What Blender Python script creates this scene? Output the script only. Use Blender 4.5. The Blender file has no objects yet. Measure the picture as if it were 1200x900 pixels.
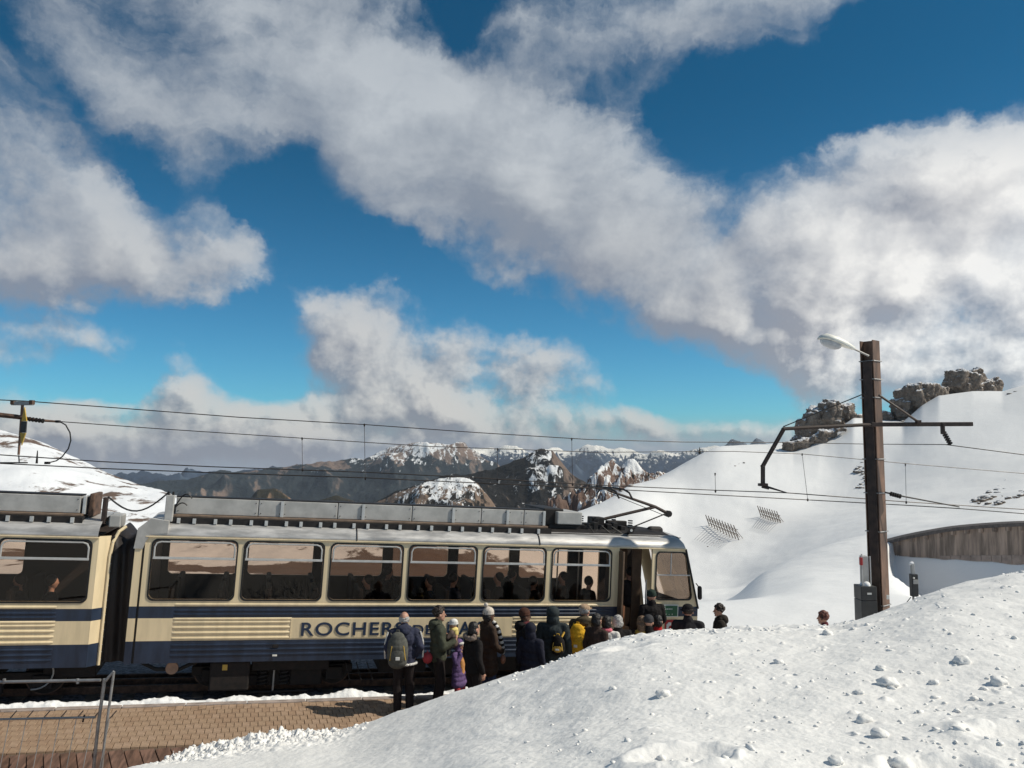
import bpy, bmesh, math, random
import numpy as np
from mathutils import Vector, Matrix
from mathutils.geometry import tessellate_polygon
random.seed(7)
S = bpy.context.scene
COL = S.collection
rad = math.radians
PI = math.pi

# ------------------------------------------------------------------ camera
F = 920.0                      # focal length in photo pixels (1200 wide)
PITCH = rad(4.8)
CAMZ = 4.56                    # eye above the platform
cam = bpy.data.cameras.new('camera'); cam_o = bpy.data.objects.new('camera', cam); COL.objects.link(cam_o)
cam.sensor_width = 36; cam.lens = 36*F/1200; cam.clip_start = .1; cam.clip_end = 60000
cam_o.location = (0, 0, CAMZ); cam_o.rotation_euler = (rad(90)+PITCH, 0, 0)
S.camera = cam_o
cp, sp = math.cos(PITCH), math.sin(PITCH)

# ------------------------------------------------------------------ light
SUN_AZ = rad(93)               # clockwise from +Y
SUN_EL = rad(44)
sund = Vector((math.sin(SUN_AZ)*math.cos(SUN_EL), math.cos(SUN_AZ)*math.cos(SUN_EL), math.sin(SUN_EL)))
sun = bpy.data.lights.new('sun', 'SUN'); sun.energy = 3.75; sun.angle = rad(.5); sun.color = (1, .935, .80)
sun_o = bpy.data.objects.new('sun', sun); COL.objects.link(sun_o)
sun_o.rotation_euler = (-sund).to_track_quat('-Z', 'Y').to_euler()
S.view_settings.view_transform = 'Standard'; S.view_settings.look = 'None'
S.view_settings.exposure = 0.15; S.view_settings.gamma = 1.0
S.cycles.use_denoising = True
S.cycles.max_bounces = 10; S.cycles.transparent_max_bounces = 24; S.cycles.volume_bounces = 0
S.cycles.sample_clamp_indirect = 6

def P(px, py, D):
    """photo pixel + forward distance (m) -> point of the place"""
    x = (px-600)/F*D; up = -(py-450)/F*D
    return Vector((x, D*cp-up*sp, D*sp+up*cp+CAMZ))
def azel(px, py):
    d = (P(px, py, 1)-Vector((0, 0, CAMZ))).normalized()
    return math.atan2(d.x, d.y), math.asin(d.z)

# ------------------------------------------------------------------ world: Nishita sky and clouds
W = bpy.data.worlds.new('World'); S.world = W; W.use_nodes = True
nt = W.node_tree; nt.nodes.clear()
W.cycles.sampling_method = 'MANUAL'; W.cycles.sample_map_resolution = 512
class NG:
    def __init__(s, t): s.t = t
    def n(s, typ, **k):
        o = s.t.nodes.new(typ)
        for a, b in k.items(): setattr(o, a, b)
        return o
    def l(s, a, b): s.t.links.new(a, b)
    def put(s, sock, v):
        if isinstance(v, bpy.types.NodeSocket): s.l(v, sock)
        elif v is not None: sock.default_value = v
    def math(s, op, a, b=None, c=None, clamp=False):
        o = s.n('ShaderNodeMath', operation=op, use_clamp=clamp)
        for i, v in enumerate((a, b, c)):
            if v is not None: s.put(o.inputs[i], v)
        return o.outputs[0]
    def vmath(s, op, a, b=None, scale=None):
        o = s.n('ShaderNodeVectorMath', operation=op)
        s.put(o.inputs[0], a)
        if b is not None: s.put(o.inputs[1], b)
        if scale is not None: s.put(o.inputs['Scale'], scale)
        return o.outputs['Value'] if op in ('DOT_PRODUCT', 'LENGTH') else o.outputs[0]
    def noise(s, vec, scale, detail=6, rough=.55, dist=0.0, out='Fac', lac=2.0):
        o = s.n('ShaderNodeTexNoise')
        if vec is not None: s.l(vec, o.inputs['Vector'])
        o.inputs['Scale'].default_value = scale; o.inputs['Detail'].default_value = detail
        o.inputs['Roughness'].default_value = rough; o.inputs['Distortion'].default_value = dist
        o.inputs['Lacunarity'].default_value = lac
        return o.outputs[out]
    def mix(s, f, a, b, mode='MIX'):
        o = s.n('ShaderNodeMix', data_type='RGBA', blend_type=mode)
        s.put(o.inputs[0], f); s.put(o.inputs[6], col4(a)); s.put(o.inputs[7], col4(b))
        return o.outputs[2]
    def ramp(s, v, lo, hi, a=0.0, b=1.0, smooth=True):
        o = s.n('ShaderNodeMapRange', interpolation_type='SMOOTHSTEP' if smooth else 'LINEAR')
        s.l(v, o.inputs['Value'])
        for k, x in zip(('From Min', 'From Max', 'To Min', 'To Max'), (lo, hi, a, b)): s.put(o.inputs[k], x)
        return o.outputs[0]
def col4(c):
    return c if isinstance(c, bpy.types.NodeSocket) or len(c) == 4 else (c[0], c[1], c[2], 1)

# (px, py, rx, ry, degrees, weight)
BLOBS = [
 # broad diagonal bank from the top left to the right
 (250,40,230,90,-38,.62),(380,80,190,110,-38,.75),(330,170,110,70,-30,.45),(480,150,160,90,-35,.70),(560,220,200,95,-28,.80),
 (690,260,210,85,-22,.85),(800,300,190,80,-25,.75),(870,330,150,70,-20,.45),(650,120,110,110,30,.42),(760,30,200,40,6,.55),(900,15,150,40,10,.40),
 (140,110,150,42,-50,.40),(60,50,150,60,-45,.28),(210,170,120,70,-50,.42),(60,140,140,30,-48,.25),
 (620,90,120,120,20,.62),(700,190,160,90,-10,.42),(880,250,170,80,-10,.42),(450,40,140,90,-20,.45),(160,180,90,60,-30,.30),(740,350,120,50,-25,.5),
 # left bank
 (20,215,120,90,-50,.78),(70,280,140,70,-25,.85),(190,310,160,55,-8,.90),(280,300,85,45,10,.80),(10,385,70,60,0,.85),(60,335,120,40,0,.55),
 (110,405,110,24,8,.32),(230,400,90,34,-10,.26),(250,455,60,40,30,.6),
 # middle cumulus
 (385,410,75,50,10,.95),(450,400,110,55,10,.90),(540,430,130,60,15,.95),(640,455,130,55,18,.95),(450,350,110,40,0,.32),(720,480,70,30,10,.55),
 # bank along the horizon: many small puffs
 (270,498,60,30,0,1.0),(330,500,50,25,0,.95),(150,508,80,26,0,1.0),(60,516,70,24,0,.9),(0,515,60,24,0,.8),(212,462,34,34,0,.95),(238,488,50,34,0,1.0),(300,482,26,10,0,.7),(95,480,30,9,0,.55),
 (425,484,50,20,0,.9),(475,476,46,22,0,.95),(530,482,60,25,0,1.0),(590,500,60,25,0,1.0),(650,500,50,22,0,.95),(705,496,40,16,0,.95),(748,495,34,15,0,.95),(800,499,40,15,0,.9),(845,503,40,13,0,.85),(900,505,50,12,0,.8),(380,512,90,25,0,1.0),(200,530,200,24,0,1.0),(560,520,300,14,0,.8),
 # right cumulus
 (1130,250,150,100,0,1.15),(1050,320,140,100,20,1.1),(1175,185,60,45,0,.9),(1120,190,80,45,10,.6),(985,270,80,75,20,.85),(1200,370,150,100,0,1.0),
 (900,385,80,38,10,.9),(960,440,90,40,0,.85),(1080,400,120,50,0,.85),(1190,430,80,40,0,.5),(980,350,90,45,0,.6),
 # thin veils
 (300,160,330,200,-20,.26),(880,90,240,100,10,.58),(1100,120,190,70,20,.46),(300,330,160,60,-20,.22),(650,400,120,50,10,.22),(420,330,150,80,0,.20),(790,420,170,60,0,.26),(180,440,240,40,0,.22),
 # holes of blue
 (70,110,150,34,-48,-.55),(170,215,130,30,-40,-.85),(300,246,110,30,-20,-1.0),(400,290,110,46,-35,-1.35),(520,335,110,28,-25,-.9),(650,372,90,32,-10,-1.1),(330,350,80,50,20,-1.2),
 (535,20,60,45,-20,-.9),(355,175,40,30,0,-.4),(770,130,70,60,0,-.5),(860,120,130,80,0,-.6),(930,190,120,60,20,-.6),(1080,70,190,80,0,-.85),(1190,60,90,70,0,-.7),
 (110,368,140,32,4,-1.1),(300,385,90,60,0,-1.0),(130,440,200,26,0,-.95),(330,440,60,22,0,-.5),(775,432,95,50,0,-1.3),(850,460,110,26,0,-.75),(1000,400,50,18,0,-.4),
]
def cloud_group():
    g = bpy.data.node_groups.new('cloud_density', 'ShaderNodeTree')
    g.interface.new_socket('Dir', in_out='INPUT', socket_type='NodeSocketVector')
    g.interface.new_socket('Density', in_out='OUTPUT', socket_type='NodeSocketFloat')
    N = NG(g); gi = N.n('NodeGroupInput'); go = N.n('NodeGroupOutput')
    d = gi.outputs[0]
    sep = N.n('ShaderNodeSeparateXYZ'); N.l(d, sep.inputs[0])
    az = N.math('ARCTAN2', sep.outputs[0], sep.outputs[1])
    el = N.math('ARCSINE', sep.outputs[2])
    cmb = N.n('ShaderNodeCombineXYZ'); N.l(az, cmb.inputs[0]); N.l(el, cmb.inputs[1])
    w1 = N.noise(cmb.outputs[0], 3.6, 7, .62, out='Color')
    off = N.vmath('SCALE', N.vmath('SUBTRACT', w1, (.5, .5, .5)), scale=N.ramp(el, .02, .28, .06, .20))
    q = N.vmath('ADD', cmb.outputs[0], off)
    acc = 0.0
    for (px, py, rx, ry, rot, wt) in BLOBS:
        a, e = azel(px, py)
        mp = N.n('ShaderNodeMapping', vector_type='TEXTURE')
        N.l(q, mp.inputs[0]); mp.inputs['Location'].default_value = (a, e, 0)
        mp.inputs['Rotation'].default_value = (0, 0, rad(rot))
        mp.inputs['Scale'].default_value = (rx/F*1.5, ry/F*1.5, 1)
        gr = N.n('ShaderNodeTexGradient', gradient_type='SPHERICAL'); N.l(mp.outputs[0], gr.inputs[0])
        acc = N.math('MULTIPLY_ADD', gr.outputs['Fac'], wt*1.15, acc)
    # outside the picture the same broken cloud goes on
    outside = N.ramp(N.math('ABSOLUTE', az), .66, .95, 0, .5)
    outside = N.math('MAXIMUM', outside, N.ramp(el, .60, .8, 0, .45))
    acc = N.math('ADD', acc, outside)
    acc = N.math('MINIMUM', N.math('MULTIPLY', acc, .80), N.math('MULTIPLY_ADD', acc, .34, .20))
    # soft masses above, small crisp puffs towards the horizon
    fine = N.noise(cmb.outputs[0], 9.0, 9, .58, .1)
    mid = N.noise(q, 4.2, 6, .58, .3)
    wisp_m = N.n('ShaderNodeMapping'); wisp_m.inputs['Rotation'].default_value = (0, 0, rad(38)); wisp_m.inputs['Scale'].default_value = (3.0, 9.0, 1); N.l(q, wisp_m.inputs[0])
    wisp = N.noise(wisp_m.outputs[0], 1.6, 8, .55, .3)
    up = N.ramp(el, .10, .35)
    nz = N.math('MULTIPLY', N.math('SUBTRACT', mid, .5), 1.25)
    nz = N.math('MULTIPLY_ADD', N.math('SUBTRACT', fine, .5), N.math('MULTIPLY_ADD', up, -1.45, 2.3), nz)
    nz = N.math('MULTIPLY_ADD', N.math('SUBTRACT', wisp, .5), N.math('MULTIPLY', up, 1.05), nz)
    N.l(N.math('ADD', N.math('SUBTRACT', acc, .12), nz), go.inputs[0])
    return g
def build_world():
    N = NG(nt)
    out = N.n('ShaderNodeOutputWorld'); bg = N.n('ShaderNodeBackground')
    sky = N.n('ShaderNodeTexSky', sky_type='NISHITA', sun_disc=False, sun_elevation=SUN_EL, sun_rotation=SUN_AZ,
              altitude=2000, air_density=1.0, dust_density=.6, ozone_density=3.0)
    tc = N.n('ShaderNodeTexCoord')
    d = N.vmath('NORMALIZE', tc.outputs['Generated'])
    sepd = N.n('ShaderNodeSeparateXYZ'); N.l(d, sepd.inputs[0])
    g = cloud_group()
    def dens(v):
        o = N.n('ShaderNodeGroup', node_tree=g); N.l(v, o.inputs[0]); return o.outputs[0]
    d0 = dens(d)
    rl = N.n('ShaderNodeCombineXYZ'); rs = N.math('MULTIPLY_ADD', N.math('MAXIMUM', sepd.outputs[2], 0), .085, .008)
    N.l(rs, rl.inputs[0]); N.l(rs, rl.inputs[2])
    d1 = dens(N.vmath('NORMALIZE', N.vmath('ADD', d, rl.outputs[0])))
    alpha = N.math('SUBTRACT', 1, N.math('EXPONENT', N.math('MULTIPLY', N.math('MAXIMUM', N.math('SUBTRACT', d0, .0), 0), -3.0)))
    alpha = N.math('MULTIPLY', alpha, N.ramp(d0, -.02, .62))
    # side towards the sun is bright, shaded side and thick bottoms grey
    rel = N.math('SUBTRACT', d0, d1)
    tone = N.noise(d, 6.0, 5, .55)
    lit = N.ramp(N.math('ADD', N.math('MULTIPLY_ADD', rel, N.ramp(sepd.outputs[2], .0, .26, 5.0, 1.9), N.math('MULTIPLY', N.math('MULTIPLY', N.ramp(sepd.outputs[0], .2, .5), N.ramp(sepd.outputs[2], .05, .12)), .35)), N.math('MULTIPLY', N.math('SUBTRACT', tone, .5), 2.2)), -.75, 1.0, smooth=False)
    base = N.ramp(sepd.outputs[2], .02, .42, 0, 1)
    rightness = N.math('MULTIPLY', N.ramp(sepd.outputs[0], .15, .5), N.ramp(sepd.outputs[2], .42, .25))
    grey = N.mix(base, (2.7, 2.75, 3.2), (3.1, 3.5, 4.1))
    white = N.mix(base, (6.9, 6.7, 6.4), (5.7, 6.1, 6.5))
    white = N.mix(rightness, white, (10.4, 10.2, 9.8)); grey = N.mix(rightness, grey, (3.9, 4.0, 4.4))
    cl = N.mix(lit, grey, white)
    tint = N.mix(N.ramp(sepd.outputs[2], 0.0, .45), (.40, .93, 1.06), (.12, .58, .68))
    skyc = N.mix(1.0, sky.outputs[0], tint, 'MULTIPLY')
    skyc = N.mix(N.ramp(sepd.outputs[2], .05, -.01), skyc, (3.4, 3.9, 4.6))
    al = N.math('MULTIPLY', alpha, .97)
    c = N.mix(al, skyc, cl)
    N.l(c, bg.inputs[0]); bg.inputs[1].default_value = .085
    N.l(bg.outputs[0], out.inputs[0])
build_world()

# ------------------------------------------------------------------ helpers
def link(o, parent=None):
    COL.objects.link(o)
    if parent is not None: o.parent = parent
    return o
def tag(o, label=None, cat=None, group=None, kind=None):
    if label: o['label'] = label
    if cat: o['category'] = cat
    if group: o['group'] = group
    if kind: o['kind'] = kind
    return o
def empty(name, loc=(0, 0, 0), label=None, cat=None, group=None, mat=None):
    o = bpy.data.objects.new(name, None); o.empty_display_size = .2
    if mat is not None: o.matrix_world = mat
    else: o.location = loc
    link(o); return tag(o, label, cat, group)
def meshobj(name, verts, faces, mat, parent=None, smooth=False, local=None):
    m = bpy.data.meshes.new(name); m.from_pydata([tuple(v) for v in verts], [], faces); m.update()
    if mat is not None: m.materials.append(mat)
    if smooth: m.shade_smooth()
    o = bpy.data.objects.new(name, m); link(o, parent)
    return o
class MB:
    """collects shapes for one mesh"""
    def __init__(s): s.v = []; s.f = []
    def add(s, v, f):
        n = len(s.v); s.v += [tuple(x) for x in v]; s.f += [tuple(i+n for i in q) for q in f]; return s
    def box(s, a, b, M=None):
        (x0, y0, z0), (x1, y1, z1) = a, b
        v = [Vector(p) for p in ((x0,y0,z0),(x1,y0,z0),(x1,y1,z0),(x0,y1,z0),(x0,y0,z1),(x1,y0,z1),(x1,y1,z1),(x0,y1,z1))]
        if M is not None: v = [M @ p for p in v]
        return s.add(v, [(0,3,2,1),(4,5,6,7),(0,1,5,4),(1,2,6,5),(2,3,7,6),(3,0,4,7)])
    def cbox(s, c, h, M=None):
        return s.box([c[i]-h[i] for i in range(3)], [c[i]+h[i] for i in range(3)], M)
    def bevbox(s, a, b, r, M=None):
        """box with chamfered edges along every side"""
        bm = bmesh.new(); bmesh.ops.create_cube(bm, size=1)
        c = [(a[i]+b[i])/2 for i in range(3)]; h = [abs(b[i]-a[i]) for i in range(3)]
        for w in bm.verts: w.co = Vector([c[i]+w.co[i]*h[i] for i in range(3)])
        bmesh.ops.bevel(bm, geom=bm.edges[:], offset=r, segments=2, profile=.5, affect='EDGES')
        s.frombm(bm, M); return s
    def frombm(s, bm, M=None):
        bm.verts.index_update()
        v = [(M @ w.co) if M is not None else w.co.copy() for w in bm.verts]
        f = [[x.index for x in q.verts] for q in bm.faces]; bm.free(); return s.add(v, f)
    def tube(s, pts, r, n=8, caps=True):
        pts = [Vector(p) for p in pts]; rs = r if isinstance(r, (list, tuple)) else [r]*len(pts)
        v = []; f = []
        prev = None
        for i, p in enumerate(pts):
            t = (pts[min(i+1, len(pts)-1)]-pts[max(i-1, 0)]).normalized()
            if prev is None:
                a = t.cross(Vector((0, 0, 1))); a = a if a.length > .05 else t.cross(Vector((0, 1, 0)))
            else: a = prev - t*prev.dot(t)
            a.normalize(); prev = a; b = t.cross(a)
            for k in range(n):
                an = 2*PI*k/n; v.append(p+(a*math.cos(an)+b*math.sin(an))*rs[i])
        for i in range(len(pts)-1):
            for k in range(n):
                k2 = (k+1) % n; f.append((i*n+k, i*n+k2, (i+1)*n+k2, (i+1)*n+k))
        if caps: f.append(tuple(range(n-1, -1, -1))); f.append(tuple((len(pts)-1)*n+k for k in range(n)))
        return s.add(v, f)
    def capsule(s, a, b, r0, r1, n=10, m=4):
        a = Vector(a); b = Vector(b); t = b-a
        if t.length < 1e-6: t = Vector((0, 0, 1))
        t.normalize()
        pts = []; rs = []
        for i in range(m+1):
            an = -PI/2+PI/2*i/m; pts.append(a+t*math.sin(an)*r0); rs.append(max(math.cos(an)*r0, r0*.02))
        for i in range(m+1):
            an = PI/2*i/m; pts.append(b+t*math.sin(an)*r1); rs.append(max(math.cos(an)*r1, r1*.02))
        x = t.cross(Vector((0, 0, 1))); x = x if x.length > .05 else t.cross(Vector((0, 1, 0)))
        x.normalize(); y = t.cross(x); v = []; f = []
        for p, r in zip(pts, rs):
            for k in range(n):
                an = 2*PI*k/n; v.append(p+(x*math.cos(an)+y*math.sin(an))*r)
        L = len(pts)
        for i in range(L-1):
            for k in range(n):
                k2 = (k+1) % n; f.append((i*n+k, i*n+k2, (i+1)*n+k2, (i+1)*n+k))
        f.append(tuple(range(n-1, -1, -1))); f.append(tuple((L-1)*n+k for k in range(n)))
        return s.add(v, f)
    def ell(s, c, r, R=None, nu=14, nv=10):
        v = []; f = []; c = Vector(c); R = R or Matrix.Identity(3)
        for i in range(nv+1):
            th = max(.02, min(PI-.02, PI*i/nv))
            for k in range(nu):
                an = 2*PI*k/nu
                v.append(c+R @ Vector((r[0]*math.sin(th)*math.cos(an), r[1]*math.sin(th)*math.sin(an), -r[2]*math.cos(th))))
        for i in range(nv):
            for k in range(nu):
                k2 = (k+1) % nu; f.append((i*nu+k, i*nu+k2, (i+1)*nu+k2, (i+1)*nu+k))
        f.append(tuple(range(nu-1, -1, -1))); f.append(tuple(nv*nu+k for k in range(nu)))
        return s.add(v, f)
    def build(s, name, mat, parent=None, smooth=False, M=None):
        v = s.v if M is None else [M @ Vector(p) for p in s.v]
        return meshobj(name, v, s.f, mat, parent, smooth)
def remesh(o, vox, it=3, disp=None):
    r = o.modifiers.new('join', 'REMESH'); r.mode = 'VOXEL'; r.voxel_size = vox; r.use_smooth_shade = True
    if it:
        m = o.modifiers.new('soft', 'SMOOTH'); m.factor = .5; m.iterations = it
    return o

# ---- numpy noise
_rng = np.random.RandomState(3)
_perm = _rng.permutation(512).astype(np.int64); _perm = np.concatenate([_perm, _perm, _perm])
_g = _rng.normal(size=(512, 3)); _g /= np.linalg.norm(_g, axis=1)[:, None]
def perlin(x, y, z=0.0):
    x, y, z = np.broadcast_arrays(np.asarray(x, float), np.asarray(y, float), np.asarray(z, float))
    xi, yi, zi = np.floor(x), np.floor(y), np.floor(z); xf, yf, zf = x-xi, y-yi, z-zi
    xi = xi.astype(np.int64) & 511; yi = yi.astype(np.int64) & 511; zi = zi.astype(np.int64) & 511
    fa = lambda t: t*t*t*(t*(t*6-15)+10)
    u, v, w = fa(xf), fa(yf), fa(zf); out = 0
    for a in (0, 1):
        wa = u if a else 1-u
        for b in (0, 1):
            wb = v if b else 1-v
            for c in (0, 1):
                wc = w if c else 1-w
                g = _g[_perm[_perm[_perm[(xi+a) & 511]+((yi+b) & 511)]+((zi+c) & 511)] & 511]
                out = out+wa*wb*wc*(g[..., 0]*(xf-a)+g[..., 1]*(yf-b)+g[..., 2]*(zf-c))
    return out*1.6
def fbm(x, y, z=0.0, o=5, g=.5, l=2.03):
    a = 1; r = 0; t = 0
    for i in range(o): r = r+a*perlin(x*l**i+i*17.3, y*l**i+i*9.1, np.asarray(z)*l**i+i*3.7); t += a; a *= g
    return r/t*1.3
def ridged(x, y, z=0.0, o=6, g=.5, l=2.07):
    a = 1; r = 0; t = 0; w = 1
    for i in range(o):
        n = (1-np.abs(perlin(x*l**i+i*7.3, y*l**i+i*5.1, np.asarray(z)*l**i+i*1.7)))**2
        r = r+a*n*w; t += a; a *= g; w = np.clip(n*1.6, 0, 1)
    return r/t
def grid(name, V, mat, parent=None, smooth=True, kind=None, label=None):
    """V: rows x cols x 3 array -> sheet"""
    R, C, _ = V.shape; m = bpy.data.meshes.new(name)
    i = np.arange(R*C).reshape(R, C)
    q = np.stack([i[:-1, :-1], i[:-1, 1:], i[1:, 1:], i[1:, :-1]], -1).reshape(-1, 4)
    m.vertices.add(R*C); m.vertices.foreach_set('co', V.reshape(-1).astype(np.float32))
    m.loops.add(q.size); m.loops.foreach_set('vertex_index', q.reshape(-1).astype(np.int32))
    m.polygons.add(len(q)); m.polygons.foreach_set('loop_start', (np.arange(len(q))*4).astype(np.int32))
    m.polygons.foreach_set('loop_total', np.full(len(q), 4, np.int32))
    m.update(calc_edges=True); m.validate()
    if smooth: m.shade_smooth()
    m.materials.append(mat); o = bpy.data.objects.new(name, m); link(o, parent)
    if kind: o['kind'] = kind
    if label: o['label'] = label
    return o

# ------------------------------------------------------------------ materials
def mat(name, col, rough=.6, metal=0.0, var=.12, nscale=6.0, bump=.0, bscale=60.0, spec=.5, detail=5, col2=None, space='Object', stretch=None, bdist=.01):
    m = bpy.data.materials.new(name); m.use_nodes = True; t = m.node_tree; N = NG(t)
    b = t.nodes['Principled BSDF']; tc = N.n('ShaderNodeTexCoord'); v = tc.outputs[space]
    if stretch:
        mp = N.n('ShaderNodeMapping'); mp.inputs['Scale'].default_value = stretch; N.l(v, mp.inputs[0]); v = mp.outputs[0]
    n = N.noise(v, nscale, detail, .6)
    c2 = col2 or tuple(max(0, x*(1-var*2.2)) for x in col)
    c1 = tuple(min(1, x*(1+var)) for x in col)
    c = N.mix(N.ramp(n, .3, .7), c2, c1); N.l(c, b.inputs['Base Color'])
    N.l(N.ramp(n, .3, .7, max(.02, rough-.08), min(1, rough+.08)), b.inputs['Roughness'])
    b.inputs['Metallic'].default_value = metal; b.inputs['Specular IOR Level'].default_value = spec
    if bump:
        bn = N.n('ShaderNodeBump'); bn.inputs['Strength'].default_value = bump; bn.inputs['Distance'].default_value = bdist
        N.l(N.noise(v, bscale, 4, .6), bn.inputs['Height']); N.l(bn.outputs[0], b.inputs['Normal'])
    return m
M_cream = mat('cream_paint', (.79, .64, .41), .38, var=.05, nscale=3.2, stretch=(2.2, 1, .35), detail=8)
M_blue = mat('blue_paint', (.019, .032, .062), .38, var=.16, nscale=3.0, stretch=(2, 1, .4), detail=8)
M_alu = mat('aluminium_roof', (.52, .50, .48), .42, .35, var=.16, nscale=7, bump=.15, bscale=25, stretch=(.25, 1, 1))
M_alu2 = mat('brushed_aluminium', (.60, .59, .57), .38, .45, var=.06)
M_panel = mat('grey_roof_panel', (.47, .455, .43), .5, .1, var=.10, nscale=3)
M_rust = mat('rusty_brown_metal', (.13, .075, .05), .75, .1, var=.3, nscale=9, bump=.3, bscale=30)
M_brownroof = mat('brown_trim', (.22, .15, .105), .6, var=.15, nscale=5)
M_dark = mat('dark_metal', (.022, .018, .017), .6, .3, var=.25, nscale=8, bump=.2)
M_under = mat('grimy_underframe', (.020, .014, .012), .8, .1, var=.3, nscale=10, bump=.3)
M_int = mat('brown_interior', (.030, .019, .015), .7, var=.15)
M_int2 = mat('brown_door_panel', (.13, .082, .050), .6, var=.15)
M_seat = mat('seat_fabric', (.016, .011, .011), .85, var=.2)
M_rubber = mat('black_rubber', (.012, .011, .011), .6, var=.1)
M_bellows = mat('black_bellows_cloth', (.014, .009, .008), .62, var=.2, nscale=3, bump=.5, bscale=2.5, bdist=.05)
M_yel = mat('yellow_paint', (.62, .40, .07), .5)
M_tan = mat('tan_disc_paint', (.36, .22, .15), .6)
M_white = mat('white_paint', (.78, .77, .72), .5, var=.04)
M_green = mat('green_board_paint', (.03, .12, .055), .5, var=.08)
M_red = mat('red_paint', (.45, .03, .03), .45, var=.06)
M_lett = mat('navy_lettering', (.014, .03, .068), .4, var=.05)
M_pole = mat('brown_steel_pole', (.20, .12, .083), .6, .2, var=.25, nscale=5, bump=.25, bscale=40, stretch=(1, 1, .25))
M_poled = mat('dark_brown_steel', (.05, .032, .026), .6, .2, var=.25, nscale=6)
M_galv = mat('galvanised_steel', (.36, .35, .34), .45, .6, var=.12)
M_wire = mat('overhead_wire', (.035, .028, .026), .5, .5, var=.1)
M_cab = mat('dark_grey_cabinet', (.045, .045, .045), .5, var=.12, nscale=5)
M_lamp = mat('lamp_housing', (.82, .80, .72), .45, var=.05)
M_skin = mat('skin', (.50, .27, .19), .55, var=.08, nscale=20)
M_skind = mat('darker_skin', (.12, .06, .04), .55, var=.08, nscale=20)

def glass_mat():
    m = bpy.data.materials.new('tinted_glass'); m.use_nodes = True; t = m.node_tree; t.nodes.clear(); N = NG(t)
    tr = N.n('ShaderNodeBsdfTransparent'); tr.inputs[0].default_value = (.74, .64, .56, 1)
    gl = N.n('ShaderNodeBsdfGlossy'); gl.inputs['Roughness'].default_value = .02; gl.inputs[0].default_value = (1, .95, .9, 1)
    fr = N.n('ShaderNodeFresnel'); fr.inputs[0].default_value = 1.5
    f = N.math('MULTIPLY_ADD', fr.outputs[0], .6, .0, clamp=True)
    mx = N.n('ShaderNodeMixShader'); N.l(f, mx.inputs[0]); N.l(tr.outputs[0], mx.inputs[1]); N.l(gl.outputs[0], mx.inputs[2])
    o = N.n('ShaderNodeOutputMaterial'); N.l(mx.outputs[0], o.inputs[0]); return m
M_glass = glass_mat()

def snow_mat(name, base=(.80, .81, .83), rock=None, grain=60.0, bump=.35, bdist=.02, streak=None, patches=()):
    """snow; rock = (scale, threshold, colour, slope weight) lets earth or rock show through"""
    m = bpy.data.materials.new(name); m.use_nodes = True; t = m.node_tree; N = NG(t)
    b = t.nodes['Principled BSDF']; tc = N.n('ShaderNodeTexCoord'); v = tc.outputs['Object']
    n = N.noise(v, grain*.05, 6, .6)
    c = N.mix(N.ramp(n, .3, .7), tuple(x*.955 for x in base), base)
    bn = N.n('ShaderNodeBump'); bn.inputs['Strength'].default_value = bump; bn.inputs['Distance'].default_value = bdist
    h = N.math('ADD', N.noise(v, grain, 5, .65), N.math('MULTIPLY', N.noise(v, grain*.13, 5, .6), 2.5))
    if rock:
        sc, th, rc, sw = rock
        mp = N.n('ShaderNodeMapping'); mp.inputs['Scale'].default_value = streak or (1, 1, 1); mp.inputs['Rotation'].default_value = (0, 0, rad(-25))
        N.l(v, mp.inputs[0])
        rn = N.noise(mp.outputs[0], sc, 9, .68, .3)
        big = N.noise(v, sc*.13, 3, .5)
        geo = N.n('ShaderNodeNewGeometry'); sx = N.n('ShaderNodeSeparateXYZ'); N.l(geo.outputs['Normal'], sx.inputs[0])
        slope = N.math('SUBTRACT', 1, sx.outputs[2])
        for (cx, cy, r_, w_) in patches:
            dd = N.vmath('LENGTH', N.vmath('MULTIPLY', N.vmath('SUBTRACT', v, (cx, cy, 0)), (1/r_, .55/r_, 0)))
            rn = N.math('MULTIPLY_ADD', N.ramp(dd, 1.0, .2), w_, rn)
        val = N.math('ADD', N.math('MULTIPLY', rn, 1.0), N.math('ADD', N.math('MULTIPLY', big, .8), N.math('MULTIPLY', slope, sw)))
        rm = N.ramp(val, th, th+.07)
        rcol = N.mix(N.noise(v, sc*6, 5, .6), tuple(x*.45 for x in rc), tuple(x*1.5 for x in rc))
        c = N.mix(rm, c, rcol); h = N.math('ADD', h, N.math('MULTIPLY', rm, .6))
    N.l(c, b.inputs['Base Color']); b.inputs['Roughness'].default_value = .6; b.inputs['Specular IOR Level'].default_value = .25
    N.l(h, bn.inputs['Height']); N.l(bn.outputs[0], b.inputs['Normal'])
    return m
M_snow = snow_mat('trodden_snow', base=(.85, .835, .81), grain=45, bump=.26, bdist=.015)
M_snowfar = snow_mat('smooth_hill_snow', base=(.80, .80, .80), grain=.5, bump=.25, bdist=.25)
M_snowleft = snow_mat('wind_blown_snow_over_earth', grain=.6, bump=.3, bdist=.2, rock=(.30, .965, (.13, .085, .06), .30), streak=(1, .28, 1), patches=[(P(px, 700, D).x, P(px, 700, D).y, r, w) for px, D, r, w in ((425,66,13,.38),(392,60,7,.25),(205,62,7,.24),(320,70,5,.12),(525,74,15,.34),(590,70,6,.16),(30,55,6,.12),(640,70,5,.10),(60,95,8,.05))])

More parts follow.
